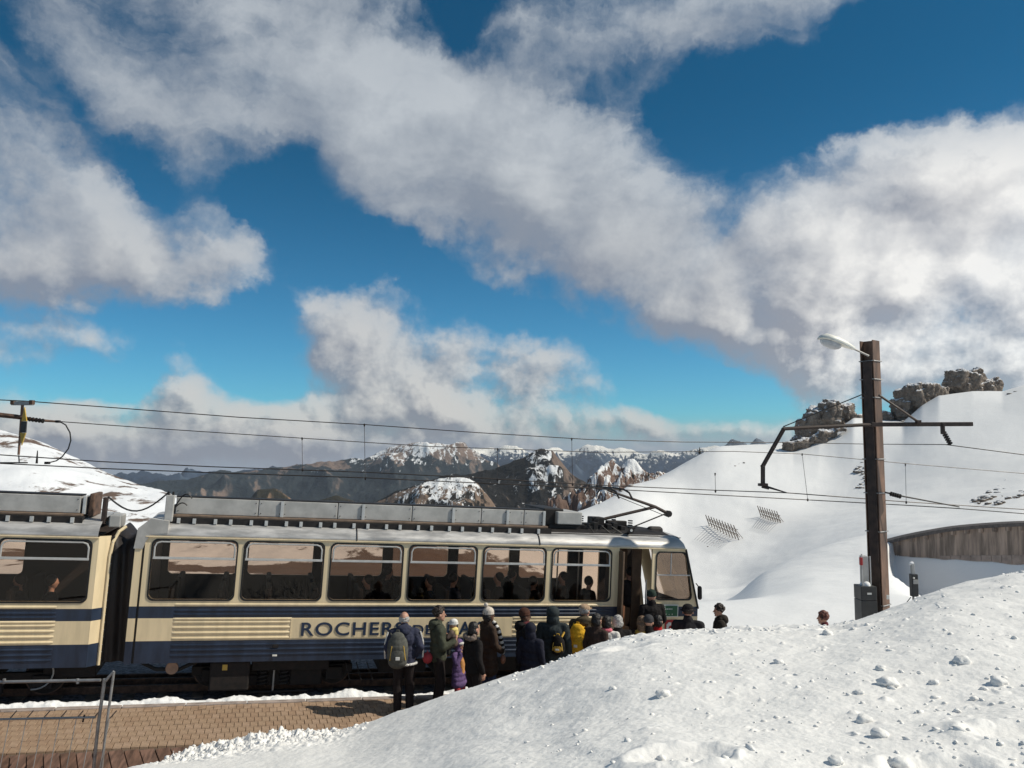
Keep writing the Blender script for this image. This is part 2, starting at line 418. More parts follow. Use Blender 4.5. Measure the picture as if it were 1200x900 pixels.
def mountain_mat(name, rockc, forest, snowline, zspan, sc, snow_amt=.5, snowcol=(.80, .80, .80), forest_amt=.5, tilt=0.0, dryright=.3):
    m = bpy.data.materials.new(name); m.use_nodes = True; t = m.node_tree; N = NG(t)
    b = t.nodes['Principled BSDF']; tc = N.n('ShaderNodeTexCoord'); v = tc.outputs['Object']
    geo = N.n('ShaderNodeNewGeometry'); sn = N.n('ShaderNodeSeparateXYZ'); N.l(geo.outputs['Normal'], sn.inputs[0])
    sv = N.n('ShaderNodeSeparateXYZ'); N.l(v, sv.inputs[0])
    n1 = N.noise(v, sc, 9, .62, .3); n2 = N.noise(v, sc*4.3, 8, .65, .5); n3 = N.noise(v, sc*.4, 4, .5)
    hgt = N.math('DIVIDE', N.math('SUBTRACT', sv.outputs[2], snowline), zspan)
    rk = N.mix(n2, tuple(x*.5 for x in rockc), tuple(x*1.5 for x in rockc))
    fm = N.ramp(N.math('ADD', N.math('SUBTRACT', n1, N.math('MULTIPLY', hgt, .22)), N.math('MULTIPLY', n3, .6)), .95-forest_amt*.3, 1.0-forest_amt*.3)
    c = N.mix(N.math('MULTIPLY', fm, N.ramp(sn.outputs[0], .75, .35)), rk, forest)
    mp = N.n('ShaderNodeMapping'); mp.inputs['Scale'].default_value = (1, .6, .28); mp.inputs['Rotation'].default_value = (0, tilt, 0); N.l(v, mp.inputs[0])
    n4 = N.noise(mp.outputs[0], sc*5.5, 9, .68, .4)
    sval = N.math('ADD', N.math('MULTIPLY', hgt, .55), N.math('MULTIPLY', N.math('SUBTRACT', n4, .5), 2.9))
    sval = N.math('ADD', sval, N.math('MULTIPLY', N.math('SUBTRACT', n3, .5), 1.6))
    sval = N.math('SUBTRACT', sval, N.math('MULTIPLY', N.ramp(sn.outputs[0], .25, .75), dryright))
    sm = N.ramp(sval, 1.0-snow_amt, 1.18-snow_amt)
    c = N.mix(sm, c, snowcol)
    N.l(c, b.inputs['Base Color']); b.inputs['Roughness'].default_value = .9; b.inputs['Specular IOR Level'].default_value = .1
    bn = N.n('ShaderNodeBump'); bn.inputs['Strength'].default_value = .7; bn.inputs['Distance'].default_value = .12/sc
    N.l(n2, bn.inputs['Height']); N.l(bn.outputs[0], b.inputs['Normal']); return m

def rock_mat():
    m = bpy.data.materials.new('limestone_with_snow'); m.use_nodes = True; t = m.node_tree; N = NG(t)
    b = t.nodes['Principled BSDF']; tc = N.n('ShaderNodeTexCoord'); v = tc.outputs['Object']
    geo = N.n('ShaderNodeNewGeometry'); sn = N.n('ShaderNodeSeparateXYZ'); N.l(geo.outputs['Normal'], sn.inputs[0])
    n1 = N.noise(v, .8, 9, .72, .5); n2 = N.noise(v, 1.3, 8, .7)
    c = N.mix(N.ramp(n1, .3, .7), (.15, .115, .09), (.42, .35, .29)); c = N.mix(N.math('MULTIPLY', n2, .5), c, (.09, .07, .06))
    val = N.math('ADD', sn.outputs[2], N.math('MULTIPLY', N.math('SUBTRACT', n2, .5), 1.3))
    c = N.mix(N.ramp(val, .56, .70), c, (.8, .8, .82))
    N.l(c, b.inputs['Base Color']); b.inputs['Roughness'].default_value = .9
    bn = N.n('ShaderNodeBump'); bn.inputs['Strength'].default_value = .9; bn.inputs['Distance'].default_value = 1.2
    N.l(n1, bn.inputs['Height']); N.l(bn.outputs[0], b.inputs['Normal']); return m
M_rock = rock_mat()

# ------------------------------------------------------------------ frame of the train and platform
A = P(155, 778, 13.94)
U = Vector((3.304*1.0, 1.020, -.200)).normalized()
V = Vector((-U.y, U.x, 0)).normalized()
Wd = U.cross(V).normalized()
TM = Matrix((( U.x, V.x, Wd.x, A.x), (U.y, V.y, Wd.y, A.y), (U.z, V.z, Wd.z, A.z), (0, 0, 0, 1)))
TMi = TM.inverted()
CAM = Vector((0, 0, CAMZ))
def on_v(px, py, v=0.0):
    """(u, w) where the line of sight meets the vertical sheet v = const of the train frame"""
    o = TMi @ CAM; d = (TMi @ P(px, py, 1.0))-o
    t = (v-o.y)/d.y; q = o+d*t; return q.x, q.z
def uat(px, v=0.0, w=1.0):
    py = 711
    for _ in range(6):
        u, ww = on_v(px, py, v); py += (ww-w)*62
    return on_v(px, py, v)[0]
Efoot = P(475, 835, 13.7)
def plat_z(x, y): return Efoot.z-(Wd.x*(x-Efoot.x)+Wd.y*(y-Efoot.y))/Wd.z
WP = (TMi @ Efoot).z            # platform height in train frame
WR = WP-.22                     # sleeper / rail foot level
def ground_pt(px, py, dz=0.0):
    lo, hi = 2.0, 60.0
    for _ in range(50):
        D = (lo+hi)/2; p = P(px, py, D)
        if p.z > plat_z(p.x, p.y)+dz: lo = D
        else: hi = D
    return P(px, py, lo)

# ------------------------------------------------------------------ terrain
def column_interp(cols, pxs, Ds, zfun=True):
    """cols: {px: [(D, py|('z',z))...]} -> z array (len(Ds), len(pxs)), smooth between columns"""
    ks = sorted(cols); prof = []
    lD = np.log(Ds)
    for k in ks:
        pts = cols[k]; d = np.log(np.array([p[0] for p in pts]))
        z = np.array([p[1][1] if isinstance(p[1], tuple) else P(k, p[1], p[0]).z for p in pts])
        prof.append(pchip(d, z, lD))
    prof = np.array(prof)                       # cols x D
    out = np.zeros((len(Ds), len(pxs)))
    for i in range(len(Ds)): out[i] = pchip(np.array(ks, float), prof[:, i], pxs)
    return out
def pchip(x, y, q):
    x = np.asarray(x, float); y = np.asarray(y, float); h = np.diff(x); dl = np.diff(y)/h
    m = np.zeros(len(x))
    for i in range(1, len(x)-1):
        if dl[i-1]*dl[i] > 0:
            w1 = 2*h[i]+h[i-1]; w2 = h[i]+2*h[i-1]; m[i] = (w1+w2)/(w1/dl[i-1]+w2/dl[i])
    if len(x) > 1: m[0] = dl[0]; m[-1] = dl[-1]
    q = np.clip(q, x[0], x[-1]); i = np.clip(np.searchsorted(x, q)-1, 0, len(x)-2); t = (q-x[i])/h[i]
    return (2*t**3-3*t**2+1)*y[i]+(t**3-2*t**2+t)*h[i]*m[i]+(-2*t**3+3*t**2)*y[i+1]+(t**3-t**2)*h[i]*m[i+1]
wall_line = [(1036,636,63.5),(1060,630,61.5),(1085,625,59.5),(1120,619.5,57),(1160,616,54.5),(1200,614,52.2),(1260,613,50),(1340,613,48),(1500,614,46),(2400,620,44)]
crest_fix = ([900, 930, 960, 1000, 1030, 1058, 1080, 1100, 1140, 1175, 1200, 1240], [0, 3, 17, 23, 6, -2, 12, 18, 11, 0, 1, 0])
def wall_step(Z, pxs, Ds):
    lb = np.clip(1-np.abs(np.log(Ds/217))/.19, 0, 1); lb = lb*lb*(3-2*lb)
    for j, px in enumerate(pxs): Z[:, j] += np.interp(px, crest_fix[0], crest_fix[1])/F*217*lb
    wx = [w[0] for w in wall_line]
    for j, px in enumerate(pxs):
        if px < 860: continue
        Dw = np.interp(px, wx, [w[2] for w in wall_line]); top = P(px, np.interp(px, wx, [w[1] for w in wall_line]), Dw).z
        k = max(0, min(1, (px-1034)/14)); kh = (px-860)/185; kh = max(0, min(1, kh)); kh = kh*kh*(3-2*kh); up = top+.12
        a = np.clip((Ds-Dw-.35)/.15, 0, 1); d = np.clip((Ds-Dw)/30, 0, 1)
        hi = (up+.5*np.clip((Ds-Dw)/4, 0, 1))*(1-d)**2+Z[:, j]*(1-(1-d)**2); hi = np.maximum(hi, Z[:, j]-9)
        wb = np.interp(px, [1036, 1060, 1085, 1120, 1160, 1200, 1260, 1340], [648, 650, 651, 652, 654.5, 657, 661, 665]); bb = np.interp(px, [1036, 1050, 1068, 1100, 1200, 1400], [664, 682, 694, 703, 709, 712])
        za, zb_ = P(px, wb, Dw).z, P(px, bb, Dw-2.3).z
        lo = np.interp(Ds, [Dw-20, Dw-12, Dw-2.3, Dw-1.9, Dw-.1, Dw+2], [0, P(px, bb+4, Dw-12).z, zb_, zb_+.2, za-.05, za])
        lo = np.where(Ds > Dw-12, lo, np.where(Ds > Dw-20, P(px, bb+4, Dw-12).z*((Ds-Dw+20)/8)+Z[:, j]*(1-(Ds-Dw+20)/8), Z[:, j]))
        front_ = lo*k+Z[:, j]*(1-k); hi = np.maximum(hi, Z[:, j])
        soft = np.clip((Ds-(Dw-12*(1-k)))/(.6+14*(1-k)), 0, 1); soft = soft*soft*(3-2*soft)
        back_ = hi*kh+Z[:, j]*(1-kh)
        Z[:, j] = front_*(1-soft)+back_*soft if k < 1 else np.where(Ds > Dw+.2, back_*a+front_*(1-a), front_)
    return Z
def polar(cols, pxs, Ds, disp):
    Z = column_interp(cols, pxs, Ds)
    if cols is terr: Z = wall_step(Z, pxs, Ds)
    DD, PX = np.meshgrid(Ds, pxs, indexing='ij')
    X = (PX-600)/F*DD; zz = Z-CAMZ
    up = (zz-DD*sp)/cp; Y = DD*cp-up*sp
    Z = Z+disp(X, Y, DD, PX)
    return np.stack([X, Y, Z], -1)

GZ = P(840, 714, 24.6).z        # level of the snow plateau beyond the train
z = lambda v: ('z', v)
lz = plat_z(-7, 16)
terr = {
 -1500: [(15,z(lz-.5)),(24,z(lz)),(50,640),(90,520),(170,380),(260,420),(420,520)],
 -600: [(15,z(lz-.5)),(24,z(lz-.2)),(45,660),(85,575),(160,440),(240,470),(420,560)],
 -100: [(15,z(lz-.6)),(22,z(lz-.3)),(40,672),(80,603),(150,492),(200,520),(420,640)],
 0:   [(15,z(lz-.6)),(22,z(lz-.4)),(40,678),(80,610),(150,505),(190,530),(420,700)],
 30:  [(15,z(lz-.6)),(22,z(lz-.4)),(40,678),(80,615),(148,512),(190,545),(420,720)],
 100: [(15,z(lz-.7)),(22,z(lz-.5)),(40,682),(80,630),(142,544),(180,580),(420,760)],
 160: [(15,z(lz-.8)),(22,z(lz-.6)),(40,688),(80,640),(135,570),(170,610),(420,800)],
 230: [(15,z(lz-.8)),(22,z(lz-.7)),(40,692),(80,646),(125,591),(160,640),(420,860)],
 330: [(15,z(lz-1)),(22,z(lz-1)),(40,700),(75,655),(110,618),(150,680),(420,880)],
 480: [(15,z(GZ-.1)),(22,z(GZ)),(40,704),(70,668),(110,628),(150,690),(420,880)],
 600: [(15,z(GZ-.1)),(22,z(GZ)),(40,708),(80,672),(150,622),(190,660),(420,860)],
 680: [(15,z(GZ-.1)),(24,z(GZ)),(34,z(GZ-2)),(70,z(GZ-9)),(110,664),(165,600),(190,640),(420,820)],
 740: [(15,z(GZ-.1)),(24,z(GZ)),(34,z(GZ-2)),(75,z(GZ-9)),(95,705),(120,670),(185,568),(210,600),(420,780)],
 800: [(15,z(GZ)),(25,z(GZ)),(36,z(GZ-3)),(70,z(GZ-9.5)),(84,713),(94,694),(104,692),(130,650),(160,604),(205,546),(225,560),(420,720)],
 850: [(15,z(GZ)),(25,z(GZ)),(36,z(GZ-2.4)),(66,z(GZ-7.6)),(82,708),(94,692),(104,688),(130,645),(160,600),(215,524),(240,532),(420,640)],
 900: [(15,z(GZ)),(25,z(GZ)),(36,z(GZ-1.5)),(62,z(GZ-4.6)),(80,690),(104,668),(130,638),(160,596),(220,522),(245,527),(420,600)],
 960: [(15,z(GZ)),(25,z(GZ)),(36,z(GZ-1.0)),(50,z(GZ-2.4)),(64,z(GZ-3.8)),(84,661),(104,645),(130,618),(160,592),(215,527),(240,526),(420,590)],
 1030:[(15,z(GZ)),(25,z(GZ)),(36,z(GZ-1)),(50,z(GZ-2.2)),(64,z(GZ-2.8)),(94,632),(130,600),(160,577),(215,500),(240,494),(420,560)],
 1100:[(15,z(GZ)),(25,z(GZ)),(36,709),(46,690),(54,668),(62,650),(94,616),(130,588),(160,556),(215,481),(240,484),(420,550)],
 1200:[(15,z(GZ)),(25,z(GZ)),(36,706),(43,690),(50,664),(60,640),(90,600),(130,568),(160,530),(215,453),(240,458),(420,520)],
 1500:[(15,z(GZ)),(25,z(GZ)),(34,706),(40,690),(46,668),(60,640),(90,580),(130,530),(160,470),(215,380),(240,390),(420,480)],
 2400:[(15,z(GZ)),(25,z(GZ)),(30,706),(36,690),(40,664),(60,640),(90,560),(130,490),(160,410),(215,330),(240,340),(420,430)],
}
def terr_disp(X, Y, DD, PX):
    a = np.clip((DD-22)/60, 0, 1)
    left = np.clip((450-PX)/250, 0, 1)
    calm = 1-.8*np.clip((PX-1000)/40, 0, 1)*np.clip((75-DD)/12, 0, 1)
    d = a*calm*(fbm(X/38, Y/38, 1.0, 4)*1.0+fbm(X/9+fbm(X/20, Y/20, 3.0, 2), Y/11, 4.0, 5, .6)*(.18-.11*np.clip((PX-1040)/60, 0, 1)*np.clip((DD-90)/40, 0, 1)))
    d += a*left*fbm(X/7, Y/14, 2.0, 5)*.6
    d += .05*fbm(X/2.5, Y/2.5, 7.0, 3)
    d = d*1.0
    return d
Ds = np.exp(np.concatenate([np.linspace(math.log(15), math.log(46), 90), np.linspace(math.log(46), math.log(66), 110)[1:], np.linspace(math.log(66), math.log(420), 190)[1:]]))
pxL = np.concatenate([np.linspace(-1500, -60, 90), np.linspace(-56, 420, 240), np.linspace(424, 640, 40)])
pxR = np.concatenate([np.linspace(640, 1260, 300), np.linspace(1266, 2400, 80)])
def split_sheet(name, pxs, m):
    g_ = polar(terr, pxs, Ds, terr_disp); return grid(name, g_, m, kind='structure')
o = split_sheet('snow_slope', pxL, M_snowleft); o['label'] = 'wind-blown snow slope with brown earth showing'
o = split_sheet('snow_hill', pxR, M_snowfar); o['label'] = 'large smooth snow hill right of the train'


# valley floor and mountain ranges
M_valley = mat('valley_woods', (.05, .06, .05), .9, var=.4, nscale=.002, detail=8)
g_ = np.zeros((2, 2, 3)); R_ = 14000
g_[0, 0] = (-R_, -R_, -1400); g_[0, 1] = (R_, -R_, -1400); g_[1, 0] = (-R_, R_, -1400); g_[1, 1] = (R_, R_, -1400)
grid('valley_floor', g_, M_valley, kind='structure')

def mountain(name, sil, D, front, back, zb, m, amp, fsc, label, cols=None, seed=0.0, rows=110, crestamp=.25, jag=0.0, prow=0.0):
    """ridge whose skyline passes the photo points sil at distance D and falls to zb in front and behind"""
    xs = [s[0] for s in sil]; pxs = np.linspace(xs[0], xs[-1], cols or int((xs[-1]-xs[0])*1.0)+2)
    py = pchip(np.array(xs, float), np.array([s[1] for s in sil], float), pxs)
    crest = np.array([P(a, b, D).z for a, b in zip(pxs, py)])
    tt = np.concatenate([np.linspace(-1, 0, rows), np.linspace(0, 1, rows//4)[1:]])
    Dr = np.where(tt < 0, D+tt*front, D+tt*back)
    DD, PX = np.meshgrid(Dr, pxs, indexing='ij'); T = np.abs(tt)[:, None]
    X = (PX-600)/F*DD; Y = DD*cp
    amt = 22*np.clip(T*7, 0, 1)
    PXs = PX+amt*fbm(X/(fsc*.9), Y/(fsc*.9), seed+11, 5, .55)*2.2
    CR = np.interp(PXs, pxs, crest)
    spur = ridged(X/fsc, Y/fsc, seed, 6, .43)            # spurs running down
    prof = T**1.05
    Z = CR*(1-prof)+zb*prof
    Z = Z+(spur-.45)*amp*np.minimum(1, T*3.2+crestamp)*(1-.3*T)
    Z = Z+amp*.07*(ridged(X/(fsc*.28), Y/(fsc*.28), seed+7, 5, .55)-.5)*(.35+.65*np.clip(T*8, 0, 1))
    Z = Z+jag*(ridged(X/(fsc*.6), Y/(fsc*.6), seed+3, 5)-.5)*np.clip(1.2-T*5, 0, 1)
    return grid(name, np.stack([X, Y, Z], -1), m, kind='structure', label=label)
M_far = mountain_mat('far_range', (.05, .075, .11), (.012, .028, .06), CAMZ-70, 110, .0042, 1.05, forest_amt=.9, snowcol=(.85, .82, .76), dryright=0)  # rock and forest colours carry the blue of distant haze
M_mid = mountain_mat('middle_range', (.20, .145, .115), (.024, .032, .036), CAMZ-60, 130, .008, .84, forest_amt=.55)
M_pyr = mountain_mat('pyramid_mountain', (.17, .125, .10), (.020, .019, .018), CAMZ-50, 110, .011, .80, forest_amt=1.1, tilt=rad(35), dryright=1.2)
M_knob = mountain_mat('brown_knoll', (.22, .14, .09), (.04, .035, .022), CAMZ+900, 200, .02, .0, forest_amt=.2)
M_crag = mountain_mat('snowy_crag', (.16, .11, .09), (.12, .08, .06), CAMZ-50, 30, .06, .55, forest_amt=.2, dryright=.2)
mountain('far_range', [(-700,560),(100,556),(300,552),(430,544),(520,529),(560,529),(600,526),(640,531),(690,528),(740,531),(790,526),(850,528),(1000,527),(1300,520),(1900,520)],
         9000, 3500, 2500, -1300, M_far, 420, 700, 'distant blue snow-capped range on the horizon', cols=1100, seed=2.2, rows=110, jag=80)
mountain('middle_range', [(-300,560),(60,566),(170,560),(260,556),(330,552),(390,545),(430,541),(452,532),(480,522),(500,518),(530,519),(552,530),(575,543),(640,565),(800,600)],
         5200, 2800, 1800, -1300, M_mid, 430, 800, 'brown and dark mountain range with snow-streaked summit', cols=900, seed=5.5, rows=200, jag=45)
mountain('jagged_peaks', [(820,535),(845,524),(858,515),(866,518),(874,523),(884,516),(893,520),(903,526),(930,540)],
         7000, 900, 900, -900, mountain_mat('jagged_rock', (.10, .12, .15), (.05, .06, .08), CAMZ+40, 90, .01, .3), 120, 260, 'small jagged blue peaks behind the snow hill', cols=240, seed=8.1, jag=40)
mountain('pyramid_mountain', [(330,640),(400,606),(440,586),(470,573),(505,562),(540,556),(575,549),(600,539),(622,530),(634,524),(645,526),(656,538),(668,552),(690,566),(720,590),(800,640)],
         1900, 1000, 500, -560, M_pyr, 105, 210, 'dark pyramid-shaped mountain with rocky right flank', cols=600, seed=1.4, rows=220, jag=9, crestamp=.16)
M_shoulder = mountain_mat('snowy_shoulder', (.19, .135, .10), (.03, .026, .022), CAMZ-70, 90, .02, 1.05, forest_amt=.35, dryright=.3)
mountain('snowy_shoulder', [(395,625),(428,600),(455,583),(480,572),(505,563),(528,559),(546,561),(566,574),(586,598),(606,625)], 1650, 500, 300, -420, M_shoulder, 55, 120, 'long snow and grass shoulder left of the pyramid mountain', cols=320, rows=150, seed=6.4, jag=7)
mountain('knoll', [(285,600),(298,582),(308,573),(322,572),(340,581),(352,590),(380,600)], 2600, 300, 300, -420, M_knob, 22, 70, 'small rounded brown knoll below the range', cols=120, rows=50, seed=.4)
mountain('knoll', [(340,604),(362,590),(384,584),(396,580),(412,585),(440,594),(470,604)], 2500, 300, 300, -420, M_knob, 18, 60, 'low brown knoll to the right of the rounded one', cols=120, rows=50, seed=2.4)
mountain('rocky_crag', [(640,625),(668,580),(688,562),(700,550),(716,546),(724,550),(738,541),(750,550),(766,556),(780,560),(800,566),(840,590)],
         520, 170, 80, -75, M_crag, 22, 24, 'snowy crag with brown rock faces behind the pantograph', cols=340, rows=150, seed=3.4, jag=5)

# rock outcrops on the hill crest: displaced, remeshed masses
def outcrop(label, balls, D, seed):
    mb = MB(); c0 = P(balls[0][0], balls[0][1], D); rr = random.Random(seed*7)
    for (px, py, r, sx, sz) in balls:
        k = r/F*D; q = P(px, py, D)-c0; mb.ell(q, (k*sx*.8, k*.9, k*sz*.8), nu=20, nv=14)
        for _ in range(4):
            M_ = Matrix.Translation(q+Vector((rr.uniform(-.3, .3)*k*sx, rr.uniform(-.4, .2)*k, rr.uniform(-.35, .25)*k*sz))) @ Matrix.Rotation(rr.uniform(-.9, .9), 4, 'Z') @ Matrix.Rotation(rr.uniform(-.4, .4), 4, 'Y') @ Matrix.Rotation(rr.uniform(-.3, .3), 4, 'X')
            mb.cbox((0, 0, 0), (k*sx*rr.uniform(.5, .75), k*rr.uniform(.5, .8), k*sz*rr.uniform(.5, .75)), M_)
    o = mb.build('rock_outcrop', M_rock); remesh(o, .26, 0)
    bpy.context.view_layer.update(); dg = bpy.context.evaluated_depsgraph_get()
    me = bpy.data.meshes.new_from_object(o.evaluated_get(dg)); o.modifiers.clear(); o.data = me
    n = len(me.vertices); co = np.zeros(n*3); nr = np.zeros(n*3); me.vertices.foreach_get('co', co); me.vertices.foreach_get('normal', nr)
    co = co.reshape(-1, 3); nr = nr.reshape(-1, 3); x, y, z_ = (co+seed*31).T
    d = -1.1*ridged(x/3.4, y/3.4, z_/6.0, 5)+.5*fbm(x/4, y/4, z_/3, 3)-.45*ridged(x/.9, y/.9, z_/.45, 4)
    co = co+nr*(d+1.0)[:, None]; me.vertices.foreach_set('co', co.reshape(-1)); me.update(); me.shade_smooth()
    o.location = c0
    return tag(o, label, 'rock')
outcrop('brown limestone outcrop left of the steel pole, lower and longer than the others',
        [(972,482,16,1.1,.9),(957,492,15,1.1,1.0),(988,484,12,1.2,.8),(946,505,13,1.1,1.0),(938,518,12,1.0,.9),(1002,492,9,1.3,.8),(962,505,13,1.3,.9),(980,498,12,1.3,.8)], 224, 1)
outcrop('low dark rock band running down-left beneath the long limestone outcrop', [(927,524,7,1.2,.9),(940,519,8,1.6,.7),(955,515,8,1.7,.6),(970,509,7,1.7,.5),(984,503,6,1.7,.5)], 204, 6)
outcrop('smooth-faced rock outcrop with snowy cap, middle one of the three', [(1070,466,18,.9,1.05),(1084,458,14,1.2,.8),(1058,480,13,.8,1.2),(1098,462,11,1.1,1.0),(1078,476,15,1.4,1),(1062,490,11,1,.9)], 221, 2)
outcrop('round dark rock outcrop highest on the right of the hill crest', [(1134,447,15,1.3,.85),(1117,450,13,1,1.1),(1156,455,13,.9,1.1),(1126,457,14,1.5,.9),(1144,460,14,1.5,.9),(1162,462,9,1.1,.9)], 226, 3)
outcrop('small rock knob showing just right of the steel pole', [(1037,488,7,1,1.1),(1042,490,6,1,1)], 221, 4)

def scree(spots, seed):
    rr = random.Random(seed); vs, fs = [], []
    for (xa, ya, xb, yb, n, sz) in spots:
        for _ in range(n):
            t = rr.random(); px = xa+(xb-xa)*t+rr.gauss(0, 3.5); py = ya+(yb-ya)*t+rr.gauss(0, 2.0)
            p = hill_hit(px, py); 
            if p is None: continue
            k = sz*rr.uniform(.3, 1.3); b = len(vs); bm = bmesh.new(); bmesh.ops.create_icosphere(bm, subdivisions=1, radius=1)
            for w in bm.verts: vs.append(tuple(p+Vector((w.co.x*k*rr.uniform(.8, 1.6), w.co.y*k*rr.uniform(.7, 1.2), w.co.z*k*rr.uniform(.4, .8)))))
            bm.verts.index_update(); fs.extend([tuple(b+q.index for q in f.verts) for f in bm.faces]); bm.free()
    return vs, fs
_cache = {}
def hill_hit(px, py):
    k = int(round(px/4)*4)
    if k not in _cache:
        Dq = np.linspace(60, 235, 700); Z = column_interp(terr, np.array([float(k)]), Dq)[:, 0]; _cache[k] = (Dq, Z)
    Dq, Z = _cache[k]; z_ = np.array([P(px, py, 1).z-CAMZ])*Dq+CAMZ
    hit = np.nonzero(z_ <= Z)[0]
    return P(px, py, Dq[hit[0]]) if len(hit) else None
v_, f_ = scree([(1145,588,1200,556,70,.45),(1165,590,1215,572,40,.4),(1020,545,1008,572,26,.4),(1002,556,1012,540,18,.5),(858,547,868,543,6,.35),(905,560,960,572,0,.3),(826,640,845,632,5,.15),(1180,460,1210,450,24,.6),(700,585,735,570,10,.4),(922,520,960,530,26,.5),(1060,497,1100,485,16,.5)], 5)
o = meshobj('scree', v_, f_, M_rock, smooth=True); o['kind'] = 'stuff'
# small fir trees on the crag
def fir(h, seed):
    rnd = random.Random(seed); mb = MB()
    for k in range(5):
        z0 = h*(.15+.16*k); r = h*.26*(1-.17*k); n = 9
        pts = [(r*math.cos(2*PI*i/n+k)*rnd.uniform(.65, 1.15), r*math.sin(2*PI*i/n+k)*rnd.uniform(.65, 1.15), z0-h*.05*rnd.random()) for i in range(n)]
        mb.add(pts+[(0, 0, z0+h*.3)], [(i, (i+1) % n, n) for i in range(n)])
    return mb
M_fir = mat('dark_fir_needles', (.022, .024, .018), .9, var=.3, nscale=1)
M_bark = mat('fir_bark', (.08, .05, .035), .9)
fir_specs = [(742,562,7,'dark fir standing highest above the pantograph arm'),(727,566,5,'small fir left of the pantograph head'),(761,561,5,'lone fir low on the right end of the crag'),
             (702,600,6,'small fir on the snow just above the train roof'),(820,528,4,'tiny conifer on the skyline of the smooth snow hill'),(760,557,4,'small conifer near the crag summit right side')]
for i, (px, py, h, lab) in enumerate(fir_specs):
    D = 500 if py < 590 and px < 800 else (165 if px < 800 else 208)
    if D != 500: h *= .5
    e = empty('fir_tree', P(px, py+3, D)-Vector((0, 0, .4)), lab, 'tree', 'small firs on the hills')
    fir(h, i).build('crown', M_fir, e)
    MB().tube([(0, 0, -.5), (0, 0, h*.5)], [h*.035, h*.015], 6).build('trunk', M_bark, e)

# avalanche snow racks
M_wood = mat('weathered_timber', (.19, .15, .12), .8, var=.3, nscale=4)
M_cable = mat('rack_cable', (.16, .16, .18), .6)
def snow_rack(pa, pb, da, db, n, label):
    """row of leaning posts from photo point pa to pb with guy wires running down the slope"""
    a = P(*pa, da); b = P(*pb, db); e = empty('snow_rack', a, label, 'snow fence', 'avalanche racks on the snow hill')
    L = b-a; down = Vector((-.62, -.75, -.34)).normalized(); k = L.length/n
    for i in range(n):
        q = L*(i/(n-1))
        MB().tube([q+Vector((.5, .4, -1.2)), q+Vector((-.75, -.5, 1.9))], .085, 6).build('post', M_wood, e)
        MB().tube([q+Vector((1.3, 1.0, -.6)), q+Vector((-.5, -.3, 1.3))], .05, 5).build('brace', M_wood, e)
    for h in (.3, 1.1):
        MB().tube([q0+Vector((0, 0, h)) for q0 in (L*-.02, L*1.02)], .05, 5).build('rail', M_wood, e)
    return e, a, L
def rack_wires(e, lines):
    for (p1, p2, d1, d2) in lines:
        a = P(*p1, d1)-e.location; b = P(*p2, d2)-e.location
        MB().tube([a, b], .035, 4).build('guy_wire', M_cable, e)
def hill_D(px, py, bias=0.0):
    """distance at which the line of sight meets the hill"""
    Dq = np.linspace(80, 300, 500); Z = column_interp(terr, np.array([float(px)]), Dq)[:, 0]
    for d, zz in zip(Dq, Z):
        if P(px, py, d).z <= zz: return d-bias
    return 250
e1, _, _ = snow_rack((831,615), (864,628), hill_D(831,618), hill_D(864,632), 11, 'larger row of leaning avalanche posts, nearer the train cab')
rack_wires(e1, [((831+3.0*i, 616+1.3*i), (814+2.8*i, 632+1.0*i), hill_D(831+3*i, 618+1.3*i, .4), hill_D(814+2.8*i, 634+1*i, .6)) for i in range(11)])
e2, _, _ = snow_rack((891.5,604), (914,611), hill_D(892,606), hill_D(914,613), 9, 'smaller row of leaning avalanche posts, farther up the hill')
rack_wires(e2, [((892+2.6*i, 605+.8*i), (882+2.4*i, 618+.6*i), hill_D(892+2.6*i, 607+.8*i, .4), hill_D(882+2.4*i, 620+.6*i, .6)) for i in range(9)])

# curved concrete gallery wall
M_conc = mat('board_marked_concrete', (.33, .25, .20), .85, var=.26, nscale=2.5, bump=.4, bscale=14, stretch=(1, 1, .12))
M_conc2 = mat('concrete_blocks', (.30, .235, .20), .85, var=.12, nscale=2)
M_cope = mat('dark_wall_coping', (.10, .085, .08), .8, var=.2, nscale=3)
wall_top = [(1036,636,63.5),(1060,630,61.5),(1085,625,59.5),(1120,619.5,57),(1160,616,54.5),(1200,614,52.2),(1260,613,50),(1340,613,48)]
wall_bot = [648,650,651,652,654.5,657,661,665]
e = empty('gallery_wall', P(*wall_top[3]), 'long curved brown concrete wall with dark coping set into the snow hill', 'wall')
xs_ = np.linspace(1036, 1340, 77)
D_ = pchip([w[0] for w in wall_top], [w[2] for w in wall_top], xs_); T_ = pchip([w[0] for w in wall_top], [w[1] for w in wall_top], xs_); B_ = pchip([w[0] for w in wall_top], wall_bot, xs_)
mb = MB(); cop = MB()
Tp = [P(a, b, d)-e.location for a, b, d in zip(xs_, T_, D_)]; Bp = [P(a, b, d-.15)-e.location for a, b, d in zip(xs_, B_, D_)]
vs = []; fs = []
for i, (t, b) in enumerate(zip(Tp, Bp)):
    bk = Vector((.35, .95, 0))*.7
    vs += [b+Vector((0, 0, -1.2)), t+Vector((0, 0, .0)), t+bk, b+bk+Vector((0, 0, -1.2))]
for i in range(len(Tp)-1):
    for k in range(3): fs.append((i*4+k, i*4+4+k, i*4+5+k, i*4+1+k))
fs.append((0, 1, 2, 3)); n_ = (len(Tp)-1)*4; fs.append((n_+3, n_+2, n_+1, n_))
meshobj('wall_face', vs, fs, M_conc, e)
